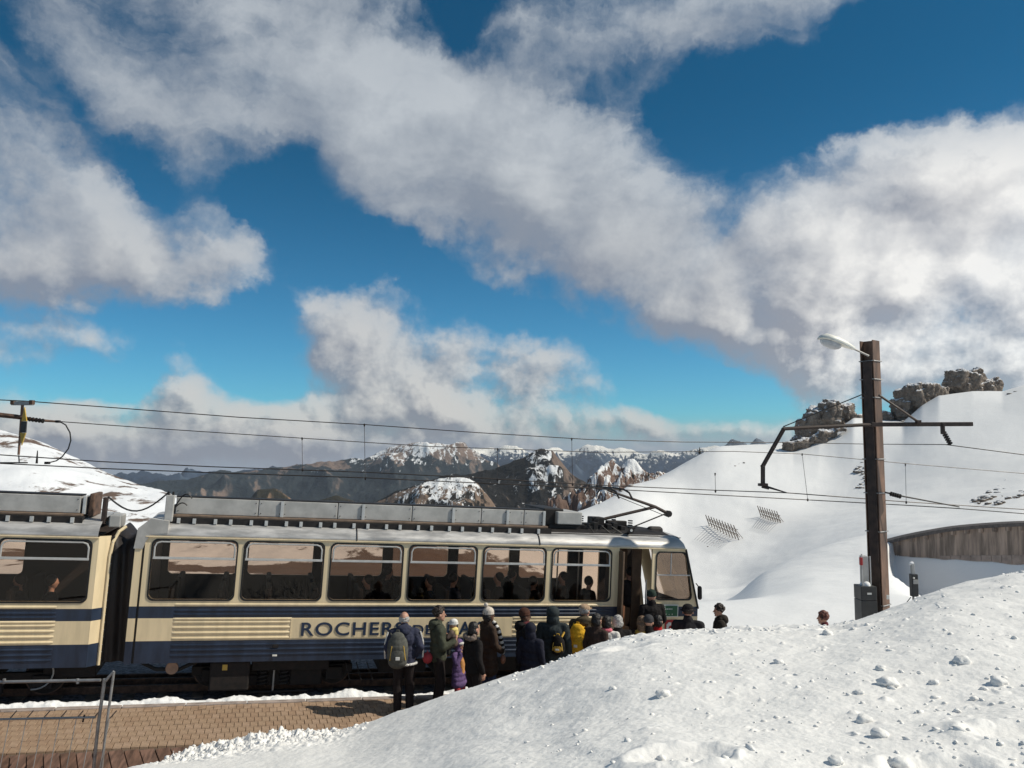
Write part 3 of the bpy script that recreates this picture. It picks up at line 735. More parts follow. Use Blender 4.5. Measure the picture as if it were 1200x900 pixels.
for i in range(0, len(Tp)-4, 4):      # coping slabs
    c = MB()
    for j in range(4):
        a, b = Tp[i+j], Tp[i+j+1]; f = Vector((-.12, -.35, 0)); bk = Vector((.3, .9, 0))
        g1 = .02 if j == 0 else 0
        a2 = a.lerp(b, g1*2)
        c.add([a2+f+Vector((0,0,-.12)), b+f+Vector((0,0,-.12)), b+bk+Vector((0,0,-.12)), a2+bk+Vector((0,0,-.12)), a2+f+Vector((0,0,.12)), b+f+Vector((0,0,.12)), b+bk+Vector((0,0,.12)), a2+bk+Vector((0,0,.12))],
              [(0,3,2,1),(4,5,6,7),(0,1,5,4),(1,2,6,5),(2,3,7,6),(3,0,4,7)])
    c.build('coping_slab', M_cope, e)
    t = Tp[i]+Vector((-.05, -.22, -.12)); r = MB()          # short ribs under the coping
    r.box((-.10, -.1, -.28), (.10, .2, 0), Matrix.Translation(t)); r.build('rib', M_conc, e)
for i in range(16, len(Tp)-3, 3):     # lighter block course along the foot
    a, b = Bp[i]+Vector((-.05, -.16, 0)), Bp[i+3]+Vector((-.05, -.16, 0)); hgt = .05+.45*min(1, (i-16)/30)
    d = (b-a); L = d.length; d.normalize(); R3 = Matrix((( d.x, -d.y, 0, a.x), (d.y, d.x, 0, a.y), (d.z, 0, 1, a.z), (0, 0, 0, 1)))
    MB().box((.02, .08, -.35), (L-.02, .2, hgt-.02), R3).build('block', M_conc2, e)

# ------------------------------------------------------------------ platform, track bed, snow by the track
PLAT = empty('platform', (0, 0, 0)); PLAT.matrix_world = TM; PLAT['kind'] = 'structure'; PLAT['label'] = 'paved station platform beside the train'
M_pav = [mat('paver_%s' % k, c, .8, var=.12, nscale=9, bump=.25, bscale=50) for k, c in (('tan', (.345, .235, .155)), ('brown', (.325, .215, .14)), ('pale', (.365, .25, .17)))]
M_joint = mat('dark_joint_sand', (.12, .085, .06), .95)
M_plank = [mat('deck_plank_%s' % k, c, .75, var=.25, nscale=5, bump=.3, bscale=30, stretch=(3, .3, 1)) for k, c in (('brown', (.155, .083, .055)), ('light', (.18, .10, .07)))]
M_kerb = mat('kerb_stone', (.34, .28, .25), .8, var=.15)
M_ballast = mat('wet_dark_ballast', (.17, .165, .18), .85, var=.35, nscale=14, bump=1.0, bscale=22, bdist=.03)
M_asph = mat('grey_track_bed', (.10, .10, .115), .85, var=.3, nscale=1.5, bump=.5, bscale=20)
u_e, _ = on_v(155, 825, 0)
VE = -.80                                            # platform edge
v_pl = (TMi @ ground_pt(100, 881)).y                 # where pavers meet planks
MB().box((-16, -9, WP-.5), (8, VE+.13, WP-.03)).build('base', M_joint, PLAT)
k = -12.0
while k < 6:
    MB().bevbox((k+.006, VE, WP-.28), (k+1.0-.006, VE+.14, WP+.012), .012).build('kerb_stone', M_kerb, PLAT); k += 1.0
PU, PV = .122, .235
paver_mesh = []
for i in range(4):
    b = MB().bevbox((.004, .004, -.05), (PU-.004, PV-.004, 0), .006)
    m = bpy.data.meshes.new('paver'); m.from_pydata(b.v, [], b.f); m.materials.append(M_pav[i % 3]); paver_mesh.append(m)
rows = int((VE-.01-v_pl)/PV); cells = []
for r in range(rows):
    off = (r % 2)*PU*.5
    for c in range(-95, 40):
        u = c*PU+off; v = VE-.01-(r+1)*PV
        p = TM @ Vector((u, v, WP)); q = cam_px = None
        d = p-CAM; fwd = d.y*cp+d.z*sp; px = 600+F*d.x/fwd; py = 450-F*(-d.y*sp+d.z*cp)/fwd
        cells.append((u, v, px, py, r))
vis = [c for c in cells if -12 < c[2] < 500 and not (c[2] > 190 and c[3] > 884-(c[2]-190)*.16)]
vis.sort(key=lambda c: -c[3]); near = set((c[0], c[1]) for c in vis[:290])
rp = random.Random(5); rest = MB(); restv = [MB(), MB(), MB()]
for (u, v, px, py, r) in cells:
    dz = rp.uniform(-.006, .004)
    if (u, v) in near:
        o = bpy.data.objects.new('paver', rp.choice(paver_mesh)); o.location = (u, v, WP+dz); link(o, PLAT)
    else:
        restv[rp.randrange(3)].box((u+.004, v+.004, WP-.05+dz), (u+PU-.004, v+PV-.004, WP+dz))
for i, b in enumerate(restv): o = b.build('paving', M_pav[i], PLAT); o['kind'] = 'stuff'
pk = -11.6
i = 0
while pk < 2.5:
    w_ = .20
    MB().bevbox((0, 0, -.05), (w_-.012, 3.0, 0), .006).build('plank', M_plank[i % 2], PLAT, M=Matrix.Translation((pk, v_pl-.03, WP+rp.uniform(-.004, .004))) @ Matrix.Rotation(rad(180+14), 4, 'Z') @ Matrix.Translation((-w_, 0, 0)))
    pk += w_/math.cos(rad(14)); i += 1

TB = empty('railway_track', (0, 0, 0)); TB.matrix_world = TM; tag(TB, 'rack railway track on dark ballast under the train', 'railway track')
g_ = np.zeros((40, 160, 3)); uu, vv = np.meshgrid(np.linspace(-24, 9.5, 160), np.linspace(VE+.10, 7.5, 40)); ww = WR-.02+.03*fbm(uu*2, vv*2, 0, 3)-np.clip(vv-4, 0, 9)*.10
pts = np.stack([uu, vv, ww], -1)@np.array(TM.to_3x3()).T+np.array(TM.translation)
o = grid('track_bed', pts, M_ballast, kind='structure'); o['label'] = 'dark wet ballast bed below the train'
for v in (.85, 1.65):
    MB().box((-24, v-.03, WR), (11, v+.03, WR+.13)).build('rail', M_rust, TB)
MB().box((-24, 1.22, WR), (11, 1.28, WR+.15)).build('rack_rail', M_rust, TB)
for i in range(40): MB().box((-14+i*.6, .45, WR-.06), (-14+i*.6+.2, 2.05, WR)).build('sleeper', M_wood, TB)
# ribbon of snow between platform and rails
M_snowb = snow_mat('bright_edge_snow', base=(.84, .84, .84), grain=40, bump=.5, bdist=.02)
uu, vv = np.meshgrid(np.linspace(-16, 9, 900), np.linspace(-.02, 1, 22))
wid = .36+.16*fbm(uu[0]*.7, 0, 3, 4)+.04*fbm(uu[0]*5, 0, 1, 3)
hh = .05+.13*fbm(uu*.9, 1, 0, 4)+.035*fbm(uu*6, vv*3, 0, 4)+.022*fbm(uu*14, vv*5, 2, 3)
hh = np.maximum(hh, .02)
vs_ = VE+.15+vv*wid[None, :]; ws_ = WP-.24+(hh+.20)*np.clip(np.sin(np.clip(vv, 0, 1)*PI*.92+.12), 0, 1)**.5
pts = np.stack([uu, vs_, ws_], -1)@np.array(TM.to_3x3()).T+np.array(TM.translation)
o = grid('snow_ribbon', pts, M_snowb, kind='structure'); o['label'] = 'narrow ridge of bright snow along the platform edge'

# ------------------------------------------------------------------ foreground snow mound
zp = lambda px, D, dz=0: ('z', plat_z(P(px, 800, D).x, P(px, 800, D).y)+dz)
mound = {
 -1500: [(1,z(2.9)),(2,z(2.8)),(4,z(1.6)),(6,z(.7)),(8,zp(-1500,8,-.5)),(10.5,zp(-1500,10.5,-.6)),(14,zp(-1500,14,-.8)),(18,zp(-1500,18,-.9)),(22,zp(-1500,22,-.9))],
 -50: [(1,z(2.9)),(2,z(2.75)),(4,z(2.0)),(6,z(1.0)),(8,zp(-50,8,-.35)),(10.5,zp(-50,10.5,-.6)),(14,zp(-50,14,-.8)),(18,zp(-50,18,-.9)),(22,zp(-50,22,-.9))],
 60:  [(1,z(2.9)),(2,z(2.78)),(4,z(2.1)),(6,z(1.3)),(8,z(.60)),(9.6,zp(60,9.6,-.15)),(12,zp(60,12,-.6)),(18,zp(60,18,-.9)),(22,zp(60,22,-.9))],
 160: [(1,z(2.9)),(2,z(2.8)),(4,z(2.2)),(6,z(1.5)),(8,910),(9.9,903),(10.4,zp(160,10.4,-.12)),(12.5,zp(160,12.5,-.6)),(18,zp(160,18,-.9)),(22,zp(160,22,-.9))],
 205: [(1,z(2.9)),(2,z(2.8)),(4,z(2.25)),(6,z(1.65)),(8,904),(10,889),(10.6,884),(11.2,zp(205,11.2,-.12)),(13,zp(205,13,-.6)),(18,zp(205,18,-.9)),(22,zp(205,22,-.9))],
 270: [(1,z(2.9)),(2,z(2.8)),(4,z(2.3)),(6,z(1.8)),(8,900),(10,874),(10.7,868),(11.3,zp(270,11.3,-.12)),(13,zp(270,13,-.6)),(18,zp(270,18,-.9)),(22,zp(270,22,-.9))],
 330: [(1,z(2.9)),(2,z(2.8)),(4,z(2.35)),(6,z(1.9)),(8,895),(9.9,863),(10.6,857),(11.3,zp(330,11.3,-.12)),(13,zp(330,13,-.6)),(18,zp(330,18,-.9)),(22,zp(330,22,-.9))],
 400: [(1,z(2.95)),(2,z(2.85)),(4,z(2.5)),(6,z(2.0)),(8,888),(9.7,858),(10.2,854),(10.9,zp(400,10.9,-.12)),(12.5,zp(400,12.5,-.6)),(18,zp(400,18,-.9)),(22,zp(400,22,-.9))],
 480: [(1,z(2.95)),(2,z(2.9)),(4,z(2.6)),(6,905),(8,862),(9.5,834),(10,830),(10.8,zp(480,10.8,-.1)),(12.5,zp(480,12.5,-.6)),(18,zp(480,18,-.9)),(22,zp(480,22,-.9))],
 560: [(1,z(3.0)),(2,z(2.95)),(4,z(2.75)),(6,876),(8,830),(9.3,805),(9.8,801),(11,zp(560,11,-.1)),(12.5,zp(560,12.5,-.6)),(18,zp(560,18,-.9)),(22,zp(560,22,-.9))],
 640: [(1,z(3.0)),(2,z(3.0)),(4,930),(6,858),(8,802),(9.2,779),(9.7,775),(11,zp(640,11,-.1)),(12.5,zp(640,12.5,-.6)),(18,zp(640,18,-.9)),(22,zp(640,22,-.9))],
 700: [(1,z(3.0)),(2,z(3.0)),(4,918),(6,838),(8,781),(9.2,758),(9.8,754),(11.4,zp(700,11.4,-.1)),(13,zp(700,13,-.6)),(18,zp(700,18,-.9)),(22,zp(700,22,-.9))],
 780: [(1,z(3.0)),(2,z(3.0)),(4,903),(6,820),(8,764),(9.2,743),(9.8,740),(12,zp(780,12,-.1)),(14,zp(780,14,-.6)),(18,z(GZ-.6)),(22,z(GZ-.6))],
 860: [(1,z(3.0)),(2,z(3.0)),(4,902),(6,815),(8,756),(9.2,738),(9.9,736),(12.5,z(GZ-.1)),(14,z(GZ-.4)),(18,z(GZ-.6)),(22,z(GZ-.6))],
 960: [(1,z(3.0)),(2,z(3.0)),(4,900),(6,808),(8,752),(9.2,736),(10,734),(12.8,z(GZ-.1)),(14,z(GZ-.4)),(18,z(GZ-.6)),(22,z(GZ-.6))],
 1040:[(1,z(3.0)),(2,z(3.0)),(4,898),(6,800),(8,738),(9.4,719),(10.2,714),(13,z(GZ+.1)),(15,z(GZ-.4)),(18,z(GZ-.6)),(22,z(GZ-.6))],
 1100:[(1,z(3.0)),(2,z(3.0)),(4,896),(6,795),(8,725),(9.6,699),(10.6,691),(13.5,z(GZ+.2)),(16,z(GZ-.4)),(18,z(GZ-.6)),(22,z(GZ-.6))],
 1200:[(1,z(3.0)),(2,z(3.0)),(4,893),(6,788),(8,714),(9.8,678),(11,668),(14,z(GZ+.4)),(17,z(GZ-.4)),(18,z(GZ-.6)),(22,z(GZ-.6))],
 1500:[(1,z(3.0)),(2,z(3.05)),(4,885),(6,775),(8,700),(10,662),(12,650),(15,z(GZ+.6)),(18,z(GZ-.2)),(22,z(GZ-.6))],
 2600:[(1,z(3.0)),(2,z(3.05)),(4,880),(6,760),(8,690),(10,652),(12,640),(15,z(GZ+.6)),(18,z(GZ-.2)),(22,z(GZ-.6))],
}
def px_of(p):
    d = Vector(p)-CAM; f = d.y*cp+d.z*sp
    return 600+F*d.x/f, 450-F*(-d.y*sp+d.z*cp)/f
foot = [P(800, 882, 4.25), P(1190, 866, 4.5), P(1100, 905, 4.0), P(735, 757, 8.6), P(985, 745, 8.8)]
def mound_disp(X, Y, DD, PX):
    front = np.clip((12-DD)/1.5, .0, 1)
    right = np.clip((PX-420)/200, .25, 1)
    d = .07*fbm(X/1.5, Y/1.5, 3.0, 4)*np.clip(DD/4, .4, 1)*right
    d += .013*fbm(X/.30, Y/.30, 5.0, 5, .55)+.004*fbm(X/.05, Y/.05, 8.0, 3)
    # broken, shovelled edge at the lower left
    e_ = np.clip((430-PX)/60, 0, 1)*np.clip((PX-150)/40, 0, 1)*np.clip((DD-8.6)/1.2, 0, 1)*front
    rough = np.abs(fbm(X/.20, Y/.20, 2.0, 6, .68))
    d += e_*(rough*.20-.04)
    # trodden lumps along the crest
    c_ = np.clip(1-np.abs(DD-9.6)/1.0, 0, 1)*np.clip((PX-690)/40, 0, 1)*np.clip((1020-PX)/80, 0, 1)
    d += c_*.05*fbm(X/.22, Y/.3, 6.0, 4)
    lump = np.clip(fbm(X/.16, Y/.16, 11.0, 3)-.42, 0, 1)
    d += lump*.06*np.clip((PX-640)/200, 0, 1)
    for p in foot:
        r = np.sqrt(((X-p.x)/.24)**2+((Y-p.y)/.15)**2); d += -.05*np.exp(-r**4)+.022*np.exp(-(r-1.35)**2*7)*(.6+.8*perlin(X*9, Y*9))
    # long soft wind ridges running down the flank
    return d
Dm = np.exp(np.concatenate([np.linspace(0, math.log(3.8), 24), np.linspace(math.log(3.8), math.log(11.5), 520)[1:], np.linspace(math.log(11.5), math.log(22), 40)[1:]]))
pxm = np.concatenate([np.linspace(-1500, 20, 60), np.linspace(28, 1240, 900), np.linspace(1250, 2600, 60)])
G_m = polar(mound, pxm, Dm, mound_disp)
MOUND = grid('snow_mound', G_m, M_snow, kind='structure'); MOUND['label'] = 'trodden foreground snow mound sloping down to the platform'

def mound_pt(px, py):
    j = int(np.argmin(abs(pxm-px))); col = G_m[:, j]
    for q in col:
        a, b = px_of(q)
        if b <= py and q[1] > 3.4: return Vector(q)
    return Vector(col[-100])
def chunk_mesh(seed, sub=3):
    bm = bmesh.new(); bmesh.ops.create_icosphere(bm, subdivisions=sub, radius=1)
    P0 = np.array([v.co for v in bm.verts]); n = fbm(P0[:, 0]*.9+seed*9, P0[:, 1]*.9, P0[:, 2]*.9, 4, .55)+.25*fbm(P0[:, 0]*4+seed, P0[:, 1]*4, P0[:, 2]*4, 3)
    for v, k in zip(bm.verts, n): v.co = v.co*(1+k*.55); v.co.z *= .62
    m = bpy.data.meshes.new('snow_chunk'); bm.to_mesh(m); bm.free(); m.shade_smooth(); m.materials.append(M_snow); return m
chunks = [chunk_mesh(i) for i in range(5)]
big = [(1128,773,9,'large snow lump farthest right on the upper mound'),(1170,798,9,'faceted snow lump near the right edge of the mound'),(1040,798,12,'widest flat snow lump on the right of the mound'),
 (1032,783,6,'small round lump just behind the widest snow lump'),(1012,842,9,'upright snow lump above another low on the mound'),(1031,858,10,'low rounded lump in front of the upright snow lump'),
 (776,812,9,'snow lump with smooth top alone on the left flank'),(718,806,5,'small twin lump far left on the flank'),(970,741,6,'snow lump on the crest just below the red-haired head'),
 (912,775,6,'flattened lump below the crest left of the middle'),(1095,799,6,'rough lump between the widest and the faceted lumps'),(1008,811,5,'little pointed lump left of the widest snow lump'),
 (1078,788,4,'small round lump above the rough lump'),(1052,894,12,'big broken lump at the bottom edge of the picture'),(980,890,9,'low broken lump at the bottom edge beside a smaller one'),
 (1000,736,3,'tiny lump on the crest under the steel pole box'),(880,737,3,'tiny lump on the crest near the curly-haired man'),(1142,818,5,'lump with a small shadow below the faceted one')]
for i, (px, py, r, lab) in enumerate(big):
    p = mound_pt(px, py+r*.4); D = (p-CAM).length; k = r/F*D
    o = bpy.data.objects.new('snow_lump', chunks[i % 5]); o.location = p+Vector((0, 0, k*.15)); o.scale = (k*.85, k*.78, k*.85); o.rotation_euler = (0, 0, i*1.7); link(o)
    tag(o, lab, 'snow lump', 'snow lumps lying on the mound')
# crumbs nobody could count
rc = random.Random(11); cv = []; cf = []
ico = chunk_mesh(9, 1); icov = np.array([v.co for v in ico.vertices]); icof = [tuple(p.vertices) for p in ico.polygons]
def crumb(p, k):
    a = rc.random()*6.28; R = np.array([[math.cos(a), -math.sin(a), 0], [math.sin(a), math.cos(a), 0], [0, 0, 1]])
    n = len(cv); q = (icov*np.array([k*rc.uniform(.8, 1.5), k*rc.uniform(.7, 1.2), k*rc.uniform(.7, 1.2)]))@R.T+np.array(p); cv.extend(map(tuple, q)); cf.extend([tuple(x+n for x in f) for f in icof])
for _ in range(800):
    j = rc.randrange(len(pxm)); 
    while not (600 < pxm[j] < 1240): j = rc.randrange(len(pxm))
    i = rc.randrange(24, 540); 
    if rc.random() > (.25+.75*max(0, min(1, (pxm[j]-850)/250))) : continue
    p = G_m[i, j]; crumb(p+np.array([0, 0, .003]), abs(rc.gauss(0, 1))*.011+.005)
for _ in range(420):     # shovelled chunks along the lower left edge
    px = rc.uniform(185, 430); j = int(np.argmin(abs(pxm-px))); i = int(np.argmin(abs(Dm-rc.uniform(9.4, 11.0))))
    p = G_m[i, j]; crumb(p+np.array([0, 0, .01]), abs(rc.gauss(0, .014))+.008)
for _ in range(140):     # crumbs fallen on the mound crest
    px = rc.uniform(560, 1000); j = int(np.argmin(abs(pxm-px))); i = int(np.argmin(abs(Dm-rc.uniform(8.9, 9.9))))
    crumb(G_m[i, j]+np.array([0, 0, .005]), rc.uniform(.008, .028))
o = meshobj('snow_crumbs', cv, cf, M_snow, smooth=True); o['kind'] = 'stuff'

# ------------------------------------------------------------------ train
CW = 2.45                      # car width
GUT = 2.24                     # cantrail height above the skirt
def rrect(x0, z0, x1, z1, r, n=5, slope=0.0):
    """rounded rectangle outline in (u, w); slope leans the right side"""
    pts = []
    for cx, cz, a0 in ((x1-r, z0+r, -90), (x1-r, z1-r, 0), (x0+r, z1-r, 90), (x0+r, z0+r, 180)):
        for k in range(n+1):
            a = rad(a0+90*k/n); pts.append((cx+r*math.cos(a), cz+r*math.sin(a)))
    if slope: pts = [(x-slope*((x-x0)/(x1-x0))*((z-z0)/(z1-z0)), z) for x, z in pts]
    return pts
def panel(outer, holes, v0, v1):
    """flat panel with holes between v0 and v1"""
    mb = MB(); polys = [[Vector((x, z, 0)) for x, z in outer]]+[[Vector((x, z, 0)) for x, z in h] for h in holes]
    tri = tessellate_polygon(polys); flat = [p for q in polys for p in q]
    mb.add([(p.x, v0, p.y) for p in flat], [tuple(t) for t in tri]); mb.add([(p.x, v1, p.y) for p in flat], [tuple(t) for t in tri])
    n = len(flat); b = 0
    for q in polys:
        L = len(q); mb.f += [(b+i, b+(i+1) % L, n+b+(i+1) % L, n+b+i) for i in range(L)]; b += L
    return mb
def ring(outline, grow, v0, v1):
    cx = sum(p[0] for p in outline)/len(outline); cz = sum(p[1] for p in outline)/len(outline); mb = MB(); n = len(outline)
    def off(p, g):
        return (p[0]+g*(1 if p[0] > cx else -1), p[1]+g*(1 if p[1] > cz else -1))
    a = [off(p, 0) for p in outline]; b = [off(p, grow) for p in outline]
    v = [(p[0], v0, p[1]) for p in a]+[(p[0], v0, p[1]) for p in b]+[(p[0], v1, p[1]) for p in a]+[(p[0], v1, p[1]) for p in b]
    f = []
    for i in range(n):
        j = (i+1) % n
        f += [(i, j, n+j, n+i), (2*n+i, 3*n+i, 3*n+j, 2*n+j), (i, 2*n+i, 2*n+j, j), (n+i, n+j, 3*n+j, 3*n+i)]
    return mb.add(v, f)
def fixnorm(o):
    bm = bmesh.new(); bm.from_mesh(o.data); bmesh.ops.recalc_face_normals(bm, faces=bm.faces); bm.to_mesh(o.data); bm.free(); return o

def window(car, outline, slide=True, far=False, bars=True):
    v = CW if far else 0.0; s = 1 if far else -1
    w = fixnorm(ring(outline, .028, v+s*.012, v-s*.03).build('window', M_rubber, car))
    inner = [(x, z) for x, z in outline]
    g = MB(); n = len(inner); g.add([(x, v-s*.012, z) for x, z in inner], [tuple(range(n))]); g.build('pane', M_glass, w)
    x0 = min(p[0] for p in outline); x1 = max(p[0] for p in outline); z1 = max(p[1] for p in outline); z0 = min(p[1] for p in outline)
    if bars:
        zb = z1-(z1-z0)*.30
        fr = MB(); r = .10
        path = [(x0+.03, zb), (x0+.03, z1-r-.02), (x0+.03+r*.3, z1-.02-r*.3), (x0+.03+r, z1-.025), (x1-.03-r, z1-.025), (x1-.03-r*.3, z1-.02-r*.3), (x1-.03, z1-r-.02), (x1-.03, zb)]
        fr.tube([(a, v+s*.006, b) for a, b in path], .016, 6)
        fr.build('frame', M_alu2, w)
        MB().bevbox((x0+.01, v+s*.020, zb-.022), (x1-.01, v-s*.004, zb+.022), .005).build('slide_bar', M_alu2, w)
    else:
        xm = x0+(x1-x0)*.40; zb = z0+(z1-z0)*.52
        MB().bevbox((x0+.01, v+s*.018, zb-.012), (x1-.01, v-s*.004, zb+.012), .004).build('slide_bar', M_alu2, w)
        MB().bevbox((xm-.010, v+s*.016, zb+.012), (xm+.010, v-s*.003, z1-.01), .004).build('glazing_bar', M_alu2, w)
    return w
def moulding(car, u0, u1, w, r, m, h=1.0):
    """half-round rib pressed in the side"""
    mb = MB(); n = 6; v = []
    for u, k in ((u0, .2), (u0+.05, 1), (u1-.05, 1), (u1, .2)):
        for i in range(n+1):
            a = -PI/2+PI*i/n; v.append((u, .004-r*k*math.cos(a), w+r*1.15*h*math.sin(a)))
    f = []
    for j in range(3):
        for i in range(n): a = j*(n+1)+i; f.append((a, a+1, a+n+2, a+n+1))
    return mb.add(v, f).build('moulding', m, car, smooth=True)
def wheel(parent, u, v, r=.33):
    o = MB().tube([(0, -.05, 0), (0, .05, 0)], r, 28).tube([(0, -.06, 0), (0, -.045, 0)], [r*.72, r*.80], 24).tube([(0, .05, 0), (0, .08, 0)], r+.025, 28).build('wheel', M_dark, parent)
    o.location = (u, v, WR+.13+r)
    t = MB(); n = 28                                # shiny worn tyre edge
    for i in range(n):
        a, b = 2*PI*i/n, 2*PI*(i+1)/n
        t.add([(r*math.cos(a), -.056, r*math.sin(a)), (r*math.cos(b), -.056, r*math.sin(b)), (r*.93*math.cos(b), -.056, r*.93*math.sin(b)), (r*.93*math.cos(a), -.056, r*.93*math.sin(a))], [(0, 1, 2, 3)])
    t.build('tyre', M_rust, o); MB().tube([(0, -.10, 0), (0, -.05, 0)], [.06, .09], 12).build('hub', M_galv, o)
    return o
def bogie(car, uc, wb=2.25, box=None):
    fr = MB()
    fr.bevbox((uc-wb/2-.35, .42, WR+.38), (uc+wb/2+.35, .52, WR+.56), .02).box((uc-.5, .38, WR+.20), (uc+.5, .5, WR+.38)).box((uc-.25, .4, WR+.3), (uc+.25, 2.05, WR+.6))
    fr.bevbox((uc-wb/2-.35, 1.93, WR+.38), (uc+wb/2+.35, 2.03, WR+.56), .02)
    b = fr.build('bogie', M_under, car)
    for s in (-1, 1):
        for v in (.62, 1.88): wheel(b, uc+s*wb/2, v)
        MB().bevbox((uc+s*wb/2-.16, .34, WR+.28), (uc+s*wb/2+.16, .56, WR+.52), .02).build('axle_box', M_under, b)
        for du in (-.0, ):
            c = uc+s*.20; pts = []
            for i in range(70):
                a = i*.55; pts.append((c+.085*math.cos(a), .36+.085*math.sin(a), WR+.20+.42*i/70))
            MB().tube(pts, .017, 5).build('coil_spring', M_dark, b)
    MB().tube([(uc, .31, WR+.12), (uc, .31, WR+.62)], .018, 8).build('damper', M_galv, b)
    MB().tube([(uc-.65, .30, WR+.10), (uc+.65, .30, WR+.10)], .02, 6).build('guard_rod', M_dark, b)
    return b
NRIB = [(.895, M_blue, .9)]
def car(u0, u1, wins, label, door=None, cab=False, ribs=True, pole_gap=None, dw=0.0):
    E = empty('train_car', (0, 0, 0), label, 'train car', 'cars of the mountain train'); E.matrix_world = TM @ Matrix.Translation((0, 0, dw))
    end = lambda w: u1-(CAB_LEAN*(max(w-.95, 0))/1.29 if cab else 0)      # nose leans back above the belt
    outl = [rrect(w[0], w[1], w[2], w[3], .11, slope=w[4] if len(w) > 4 else 0) for w in wins]
    segs = [(u0, u1)] if not door else [(u0, door[0]), (door[1], u1)]
    for i, (a, b) in enumerate(segs):
        last = i == len(segs)-1 and cab
        top = [(a, 1.0), (b, 1.0), ((end(GUT) if last else b), GUT), (a, GUT)]
        hs = [o for o in outl if a < o[0][0] < b]
        fixnorm(panel(top, hs, 0, .05).build('upper_panel', M_cream, E))
        for (w0, w1, m, nm) in ((.79, 1.0, M_blue, 'belt_panel'), (.39, .79, M_cream, 'middle_panel'), (0, .39, M_blue, 'lower_panel')):
            MB().box((a, 0.002, w0), (b, .05, w1)).build(nm, m, E)
    if ribs:
        a, b = ribs; db = door[0]-.12 if door else b
        moulding(E, a, db, 1.03, .022, M_cream)
        for w in (.855, .925): moulding(E, a, db, w, .018, M_blue)
        for w in (.13, .22, .31): moulding(E, a, b, w, .018, M_blue)
        for (c, d) in ([(a, pole_gap[0])]+([(pole_gap[1], b)] if pole_gap[1] < b else []) if pole_gap else [(a, b)]):
            for w in (.43, .525, .62, .715, .775): moulding(E, c, d, w, .020, M_cream)
    for o in outl: window(E, o, bars=not (cab and o is outl[-1]))
    # far side of the body, with its own windows
    far = [rrect(w[0]+.04, w[1]+.10, w[2]-.04, w[3]-.02, .10) for w in wins if w[2] < u1-.2]
    if door: far.append(rrect(door[0]+.15, .55, door[1]-.2, 2.1, .10))
    fixnorm(panel([(u0, 0), (u1, 0), (end(GUT), GUT), (u0, GUT)], far, CW-.05, CW).build('far_side', M_cream, E))
    for o in far:
        g = MB(); g.add([(x, CW-.02, z) for x, z in o], [tuple(range(len(o)))]); w_ = g.build('window', M_glass, E)
    # lining, floor, ceiling, end walls
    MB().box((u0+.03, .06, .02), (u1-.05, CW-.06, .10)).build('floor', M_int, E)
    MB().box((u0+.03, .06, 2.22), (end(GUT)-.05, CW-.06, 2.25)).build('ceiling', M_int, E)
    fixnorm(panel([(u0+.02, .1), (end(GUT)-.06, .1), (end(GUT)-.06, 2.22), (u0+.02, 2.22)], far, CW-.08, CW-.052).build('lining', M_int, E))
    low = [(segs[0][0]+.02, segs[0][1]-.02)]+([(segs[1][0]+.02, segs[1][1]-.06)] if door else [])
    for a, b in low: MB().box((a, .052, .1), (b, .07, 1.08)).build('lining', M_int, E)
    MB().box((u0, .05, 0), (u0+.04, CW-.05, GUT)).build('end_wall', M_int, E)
    # roof: curved silver cantrail and crown
    prof = [(0.0, GUT), (-.025, GUT+.012), (-.02, GUT+.05), (.01, GUT+.10), (.06, GUT+.16), (.13, GUT+.205), (.22, GUT+.235), (.24, GUT+.262), (.55, GUT+.30), (CW/2, GUT+.33)]
    prof = prof+[(CW-a, b) for a, b in reversed(prof[:-1])]
    us = [u0+.03]+[u0+.03+(end(GUT)-u0-.03)*k/30 for k in range(1, 30)]
    v_ = []; f_ = []; ue = end(GUT)-.02
    us.append(ue-.14 if cab else ue)
    rings_ = [(u, 1.0, 0) for u in us]
    if cab: rings_ += [(ue-.05, .92, -.01), (ue, .72, -.02), (ue+.02, .0, 0)]
    for (u, k, dz) in rings_:
        for (a, b) in prof: v_.append((u, a, GUT+(b-GUT)*k+dz*0))
    n = len(prof)
    for j in range(len(rings_)-1):
        for i in range(n-1): a = j*n+i; f_.append((a, a+n, a+n+1, a+1))
    meshobj('roof', v_, f_, M_alu, E, smooth=True)
    for k in range(1, 3):
        u = u0+(u1-u0)*k/3
        q = [(u, a*1.0-(.006 if a < 1 else -.006), b+.006) for a, b in prof]; MB().tube(q, .012, 5).build('roof_seam', M_dark, E)
    MB().bevbox((u0, -.035, GUT-.012), (end(GUT)+.0, .0, GUT+.010), .004).build('gutter', M_cream, E)
    return E
u_end = uat(817, 0, .6); u_cabtop = uat(803.5, 0, 2.24); CAB_LEAN = u_end-u_cabtop
u_start = uat(146.5, 0, .3)
WZ0, WZ1 = 1.125, 2.175
wpx = [(176.5,275),(285,377),(387,470),(479,557),(566,638),(647,715)]
wins = [(uat(a, 0, 1.6), WZ0, uat(b, 0, 1.6), WZ1) for a, b in wpx]
cabw = (uat(769, 0, 1.5), 1.16, uat(810, 0, 1.2), 2.15, .17)
d0, d1 = uat(724, 0, 1.2), uat(763, 0, 1.2)
uR0 = uat(201, 0, .5)
tx0, tx1 = uat(341, 0, .6), uat(600, 0, .6)
front = car(u_start+.16, u_end, wins+[cabw], 'cream and blue front train car with open door and raised pantograph', door=(d0, d1), cab=True, ribs=(uR0, d0-.1), pole_gap=(tx0, tx1))
